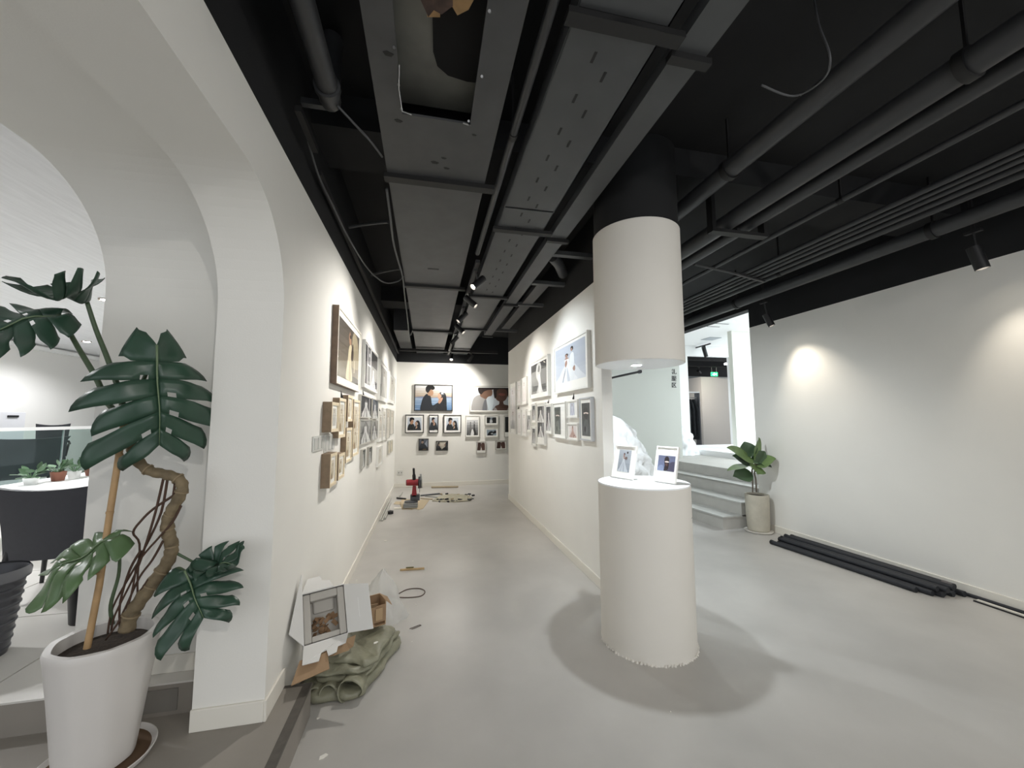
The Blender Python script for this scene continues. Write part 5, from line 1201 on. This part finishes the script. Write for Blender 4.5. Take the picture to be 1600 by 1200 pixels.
# ================================================================== MITER SAW AND SCRAPS AT THE END OF THE CORRIDOR
sx, sy = -0.20, 7.14
sw = thing('miter_saw', 'red and black miter saw standing on cardboard at the corridor end', 'saw', (sx, sy, 0.012))
M_RED = mat('red_saw_paint', '9c2b33', 0.4); M_ALU = mat('grey_aluminium', 'a9aaa8', 0.35, metal=0.7); M_DG = mat('dark_grey_cast', '55575b', 0.5)
MB().box((sx-.17, sy-.20, .012), (sx+.06, sy+.10, .085)).build('base', M_ALU, sw, bevel=.006)
for z in (.035, .062): MB().box((sx-.172, sy-.203, z), (sx+.062, sy-.19, z+.008)).build('base_slot', M_DG, sw)
MB().lathe([(.11, .085), (.11, .10), (.02, .10)], (sx-.05, sy-.05, 0), 28, close=True).build('turntable', M_DG, sw, smooth=True)
MB().box((sx-.07, sy+.02, .085), (sx+.09, sy+.12, .19)).build('fence', M_DG, sw, bevel=.01)
MB().prism([(-.045, .15), (.045, .15), (.028, .34), (-.028, .34)], lambda u, v, y: Vector((sx-.005+u, sy+y, v)), .02, .09).build('arm', M_RED, sw, bevel=.008)
MB().cyl((sx-.13, sy+.03, .40), (sx+.06, sy+.03, .40), .052, .058, 20).build('motor', M_RED, sw, smooth=True)
MB().cyl((sx-.145, sy+.03, .40), (sx-.13, sy+.03, .40), .045, .052, 20).build('motor_cap', mat('dark_red', '6f2029', 0.5), sw, smooth=True)
MB().tube(catmull([(sx-.01, sy+.02, .45), (sx-.015, sy, .55), (sx-.02, sy-.03, .65)], 4), [.030]*4+[.02]*4+[.018], 12).build('handle', M_LEG, sw, smooth='all')
MB().cyl((sx+.085, sy-.01, .37), (sx+.092, sy-.01, .37), .14, n=36).build('blade', mat('saw_blade', '8b8d90', 0.3, metal=0.9), sw, smooth=True)
MB().cyl((sx+.062, sy+.0, .40), (sx+.10, sy+.0, .40), .10, n=28).build('guard', M_LEG, sw, smooth=True)
mb = MB(); mb.tube([(sx+.115, sy+.02, .30), (sx+.11, sy+.03, .44), (sx+.10, sy+.03, .54)], .016, 10); mb.build('guard_lever', M_ALU, sw, smooth='all')
def flat(name, label, cat, pts, z0, h, m, group=None):
    return tag(MB().prism([(PZ(*p, 0).x, PZ(*p, 0).y) for p in pts], lambda u, v, z: Vector((u, v, z)), z0, z0+h).build(name, m), label, cat, group)
M_KRAFT = mat('pale_cardboard', 'b9a98d', 0.8)
flat('cardboard_sheet', 'torn pale cardboard sheet under the miter saw', 'cardboard', [(628, 796), (644, 796.5), (648, 795), (654, 797), (661, 795), (671, 781.5), (628, 780), (625, 788)], .0005, .006, M_KRAFT)
flat('cardboard_sheet', 'small cardboard piece left of the miter saw', 'cardboard', [(615, 788), (626, 788.5), (626, 784), (618, 784)], .0005, .006, M_KRAFT)
flat('cardboard_sheet', 'narrow pale offcut in front of the left cardboard piece', 'cardboard', [(616, 795), (627, 795), (627, 793.5), (616, 793.2)], .0005, .005, M_BASEB)
def rod(label, p, q, r, m, z=None, name='metal_strip', group='offcuts at the corridor end'):
    a, b = PZ(*p, 0), PZ(*q, 0); zz = (z or r)+.0008
    return tag(MB().tube([a+Vector((0, 0, zz)), b+Vector((0, 0, zz))], r, 8).build(name, m), label, 'offcut', group)
rod('dark handle tool lying left of the miter saw', (620, 779.5), (634, 781), .016, M_LEG)
rod('dark strip from the saw towards the scraps, rear one', (657, 775.5), (687, 772.5), .014, M_DG)
rod('dark strip from the saw towards the scraps, front one', (664, 776), (684, 778), .010, M_ALU)
rod('pale strip on the floor right of the miter saw', (657, 779.5), (676, 781), .010, M_KRAFT)
# aluminium profiles by the left baseboard
for i, (p, q) in enumerate((((591, 814.5), (609, 779)), ((596, 815), (611, 785)), ((600, 812), (608, 796)), ((616, 777), (622, 770)))):
    a, b = PZ(*p, 0), PZ(*q, 0); a.x = max(a.x, XL+.035+.03*i*(i < 3)); b.x = max(b.x, XL+.035+.03*i*(i < 3))
    if i == 3: a.x, b.x = -.50, -.48
    d = (b-a).normalized(); e = Vector((-d.y, d.x, 0))
    tag(MB().obox((a+b)/2+Vector((0, 0, .0135)), (b-a)/2, e*.011, Vector((0, 0, .012))).build('aluminium_profile', mat('profile_silver', 'bcbbb5', 0.35, metal=0.4)), 'aluminium profile by the left baseboard, ' + ('closest to the wall', 'middle one', 'short one on the room side', 'farthest loose one')[i], 'profile', 'aluminium profiles on the floor')
p = PZ(607, 803, 0); tag(MB().lathe([(.018, .0008), (.045, .0008), (.045, .045), (.018, .045), (.018, .0008)], (p.x+.03, p.y, 0), 24).build('tape_roll', M_LEG, smooth=True), 'black roll of tape beside the aluminium profiles', 'tape')
# scrap pile on a sheet
sc = [(675, 783.5), (690, 784.5), (712, 785), (735, 783), (738, 778), (728, 774), (706, 772.5), (690, 775), (682, 779)]
flat('dust_sheet', 'grey dust sheet with offcuts right of the miter saw', 'sheet', sc, .0005, .014, mat('dust_sheet_grey', 'aaa591', 0.8, noise=0.2, nscale=10))
rn = random.Random(11)
for k in range(30):
    px = rn.uniform(684, 741); py = 772+rn.uniform(0, 3)+(0 if rn.random() < .35 else 9.5)+(px-684)*.01
    if k > 22: px, py = rn.uniform(728, 741), rn.uniform(774, 784)
    p = PZ(px, py, 0); s_ = rn.uniform(.012, .03); t_ = rn.uniform(0, 3)
    zz = .0155 if (684 < px < 736 and 775.5 < py < 783) else .0008
    tag(MB().obox((p.x, p.y, zz+s_*.45), Vector((math.cos(t_), math.sin(t_), 0))*s_, Vector((-math.sin(t_), math.cos(t_), 0))*s_*.5, (0, 0, s_*.45)).build('scrap_piece', (M_DG, M_LEG, M_KRAFT)[k % 3]), 'small offcut scrap around the grey dust sheet', 'scrap', 'offcut scraps around the dust sheet')
a, b = PZ(674, 762.5, 0), PZ(716, 762, 0)
tag(MB().tube([a+Vector((0, 0, .02)), b+Vector((0, 0, .02))], .018, 8).build('wrapped_bundle', M_KRAFT), 'pale wrapped bundle lying along the end wall baseboard', 'bundle')

# ================================================================== DRESSING AREA
rd = thing('clothes_rail', 'black clothes rail seen through the column niche', 'rail', (2.40, 4.9, 2.04))
MB().cyl((2.40, 4.10, 2.04), (2.40, 6.4, 2.04), 0.014, n=12).build('bar', M_LEG, rd, smooth=True)
MB().cyl((2.40, 4.085, 2.04), (2.40, 4.12, 2.04), 0.022, n=12).build('end_cap', M_LEG, rd, smooth=True)
for y in (5.75, 6.3): MB().box((1.623, y-.008, 2.03), (2.40, y+.008, 2.05)).build('wall_bracket', M_LEG, rd)
M_TULLE = mat('white_tulle', 'e6e9e9', 0.85, noise=0.05, nscale=14, bump=0.9, bscale=18)
def ball_gown(label, c, prof, seed, sxy=1.0):
    c = Vector(c); t = thing('wedding_gown', label, 'dress', c, 'white wedding gowns')
    def ruff(r, z, th): return r*(1+(.05*math.sin(11*th+z*9+seed)+.035*math.sin(23*th-z*21+seed)+.03*math.sin(7*th+z*27))*min(1, r*3))
    k = [p for p in prof]
    dense = catmull([(r, z, 0) for r, z in k], 6)
    mb = MB().lathe([(p.x+.012*math.sin(p.y*38+seed)*(p.x > .2), p.y) for p in dense], c, 72, fn=ruff)
    for i in range(len(mb.v)): mb.v[i].y = c.y+(mb.v[i].y-c.y)*sxy
    mb.build('skirt', M_TULLE, t, smooth='all')
    top = max(z for r, z in prof)
    b2_ = MB().lathe([(.085, top-.02), (.11, top+.10), (.12, top+.2), (.09, top+.24), (.02, top+.22)], c, 28)
    for v in b2_.v: v.y = c.y+(v.y-c.y)*.7
    b2_.build('bodice', M_TULLE, t, smooth='all')
    return t
g = ball_gown('white ball gown hanging from the rail behind the column', (2.40, 5.12, 0), [(.70, .25), (.69, .5), (.63, .85), (.48, 1.18), (.34, 1.40), (.22, 1.50), (.10, 1.56)], 1)
MB().tube(catmull([(2.38, 5.12, 1.76), (2.40, 5.12, 1.9), (2.40, 5.12, 2.028)], 4), .004, 6).build('hanger_hook', M_LEG, g)
ball_gown('white gown on the landing seen past the dressing wall', (5.55, 8.1, ZP), [(.52, .003), (.46, .12), (.36, .45), (.20, .75), (.11, .85)], 4)
# wall characters
for i, ch in enumerate('礼服区'):
    cu = bpy.data.curves.new('wall_character', 'FONT'); cu.body = ch; cu.size = 0.118; cu.offset = 0.0022; cu.align_x = 'CENTER'; cu.align_y = 'CENTER'; cu.extrude = 0.003
    o = bpy.data.objects.new('wall_character_curve', cu); COL.objects.link(o)
    bpy.context.view_layer.update()
    me = bpy.data.meshes.new_from_object(o.evaluated_get(bpy.context.evaluated_depsgraph_get()))
    bpy.data.objects.remove(o)
    me.materials.clear(); me.materials.append(mat('sign_black', '1f2020', 0.5))
    so = bpy.data.objects.new('wall_character', me); COL.objects.link(so)
    c = PY(1053, 581.5+10.4*i, 7.25); so.location = (c.x, 7.246, c.z); so.rotation_euler = (R(90), 0, 0)
    tag(so, ('top', 'middle', 'bottom')[i] + ' black character of the vertical sign on the sage wall', 'sign', 'black characters on the sage wall')

# ================================================================== LANDING ROOM AND FAR ROOM
ac = thing('air_vent', 'white slotted ceiling unit in the room past the stairs', 'vent', (5.62, 6.7, 3.36))
a, b = PZ(1098, 508, 3.40), PZ(1131, 501, 3.40)
MB().box((min(a.x, b.x)-.05, min(a.y, b.y), 3.375), (max(a.x, b.x)+.25, max(a.y, b.y)+.1, 3.42)).build('vent_body', M_WHITE, ac)
for k in range(2): MB().box((min(a.x, b.x)-.03, min(a.y, b.y)+.12+.25*k, 3.373), (max(a.x, b.x)+.23, min(a.y, b.y)+.16+.25*k, 3.376)).build('slot', M_DG, ac)
p = PZ(1111, 529, 3.42); tag(MB().box((p.x-.16, p.y-.16, 3.41), (p.x+.16, p.y+.16, 3.42)).build('ceiling_grille', mat('grille_grey', 'aeb4ba', 0.5)), 'square grey grille in the white ceiling past the stairs', 'vent')
a, b = PZ(1060, 551, 3.36), PZ(1110, 537, 3.36)
tag(MB().tube([a, b], .018, 6).build('lighting_track', M_SPOT), 'short dark lighting track under the white ceiling past the stairs', 'track')
tb2 = a.lerp(b, .80)
spot('dark spotlight on the track under the white ceiling past the stairs', tb2, tb2+Vector((0.02, -.02, -.16)), tb2+Vector((.6, .2, -1.6)), 8, COOL, 80, .8, .045, .24, 'landing spotlights')
ex = thing('exit_sign', 'small green glowing exit sign hanging in the far room', 'sign', PY(1116, 588, 12.0))
a, b = PY(1111, 581.5, 12.0), PY(1121, 588, 12.0)
MB().box((a.x, 11.98, b.z), (b.x, 12.02, a.z)).build('panel', emit('exit_green', '22a35a', 1.6), ex)
mw = emit('exit_white', 'e9fff0', 3)
cx_, cz_ = (a.x+b.x)/2, (a.z+b.z)/2
MB().box((cx_-.035, 11.975, cz_-.04), (cx_-.005, 11.979, cz_+.02)).box((cx_-.03, 11.975, cz_+.025), (cx_-.01, 11.979, cz_+.045)).box((cx_+.01, 11.975, cz_-.008), (cx_+.07, 11.979, cz_+.008)).prism([(.07, -.03), (.09, 0), (.07, .03)], lambda u, v, y: Vector((cx_+u-.005, y, cz_+v)), 11.975, 11.979).box((cx_-.085, 11.975, cz_-.012), (cx_-.05, 11.979, cz_+.0)).build('pictogram', mw, ex)
for x in (a.x+.03, b.x-.03): MB().cyl((x, 12.0, a.z), (x, 12.0, 3.55), .006, n=6).build('hanger_rod', mat('rod_grey', '9a9c9c', 0.4), ex)
spot('small bright spotlight under the far black ceiling', (8.75, 11.26, 3.2), (8.75, 11.26, 3.02), (10.9, 12.6, 1.9), 45, WARM, 90, 1.0, .04, .16, 'far room spotlights')
# unseen luminous panels added to brighten the landing room
for i, (x, y) in enumerate(((6.6, 5.0), (8.2, 5.0), (8.6, 7.6))):
    t = thing('added_panel_light', ('first', 'second', 'third')[i] + ' added square luminous panel, unseen in the white ceiling past the stairs', 'light', (x, y, 3.40), 'added ceiling panels past the stairs')
    MB().box((x-.3, y-.3, 3.405), (x+.3, y+.3, 3.42)).build('frame', M_ALU, t)
    MB().box((x-.28, y-.28, 3.40), (x+.28, y+.28, 3.406)).build('diffuser', emit('added_panel_glow', 'eef6ff', 3), t)
    add_light('AREA', 'added_panel_lamp', (x, y, 3.39), 17, COOL, (x, y, 0), t, size=0.55)
# dark garments on a rail
rk = thing('clothes_rack', 'white topped clothes rack in the dark far room', 'rack', (8.0, 11.0, 0.5))
MB().box((7.2, 10.9, 2.30), (8.45, 11.1, 2.34)).build('shelf', M_WHITE, rk)
MB().cyl((7.2, 11.0, 2.15), (8.45, 11.0, 2.15), .015, n=8).build('bar', M_ALU, rk)
for x in (7.22, 8.43): MB().box((x-.02, 10.9, .5), (x+.02, 11.1, 2.3)).build('upright', M_DG, rk)
M_DARKG = mat('dark_garment', '2c3034', 0.9, noise=0.3, nscale=8)
for i in range(6):
    x = 7.62+.135*i; rn = random.Random(i); L_ = rn.uniform(1.05, 1.4)
    gt = thing('garment', ords[i].capitalize() + ' dark garment from the left on the far clothes rack', 'clothing', (x, 11.0, 2.1-L_), 'dark garments on the far rack')
    mb = MB(); vs_ = []; n1, n2 = 8, 16
    for a_ in range(n1):
        q = a_/(n1-1)
        for j in range(n2):
            t = 2*PI*j/n2; r1 = .045+.015*math.sin(4*t+i)*q; r2 = (.20*min(1, .25+q*4) + .03*q)*(1+.05*math.sin(5*t+i*2))
            vs_.append((x+r1*math.cos(t), 11.0+r2*math.sin(t), 2.1-L_*q))
    mb.add(vs_, [(a_*n2+j, a_*n2+(j+1) % n2, (a_+1)*n2+(j+1) % n2, (a_+1)*n2+j) for a_ in range(n1-1) for j in range(n2)]+[tuple(range(n2))])
    mb.build('cloth', M_DARKG, gt, smooth='all')
    MB().tube([(x, 11.0, 2.09), (x, 11.0, 2.165)], .005, 6).build('hanger_hook', M_ALU, gt)
lb_ = thing('light_bar', 'glowing white light bar under the far black ceiling', 'light', (8.9, 9.45, 3.0))
MB().box((8.2, 9.4, 3.0), (9.6, 9.5, 3.05)).build('tube', emit('light_bar_glow', 'f6fbff', 4), lb_)
for x in (8.4, 9.4): MB().box((x-.006, 9.444, 3.05), (x+.006, 9.456, 3.55)).build('drop_rod', M_DG, lb_)
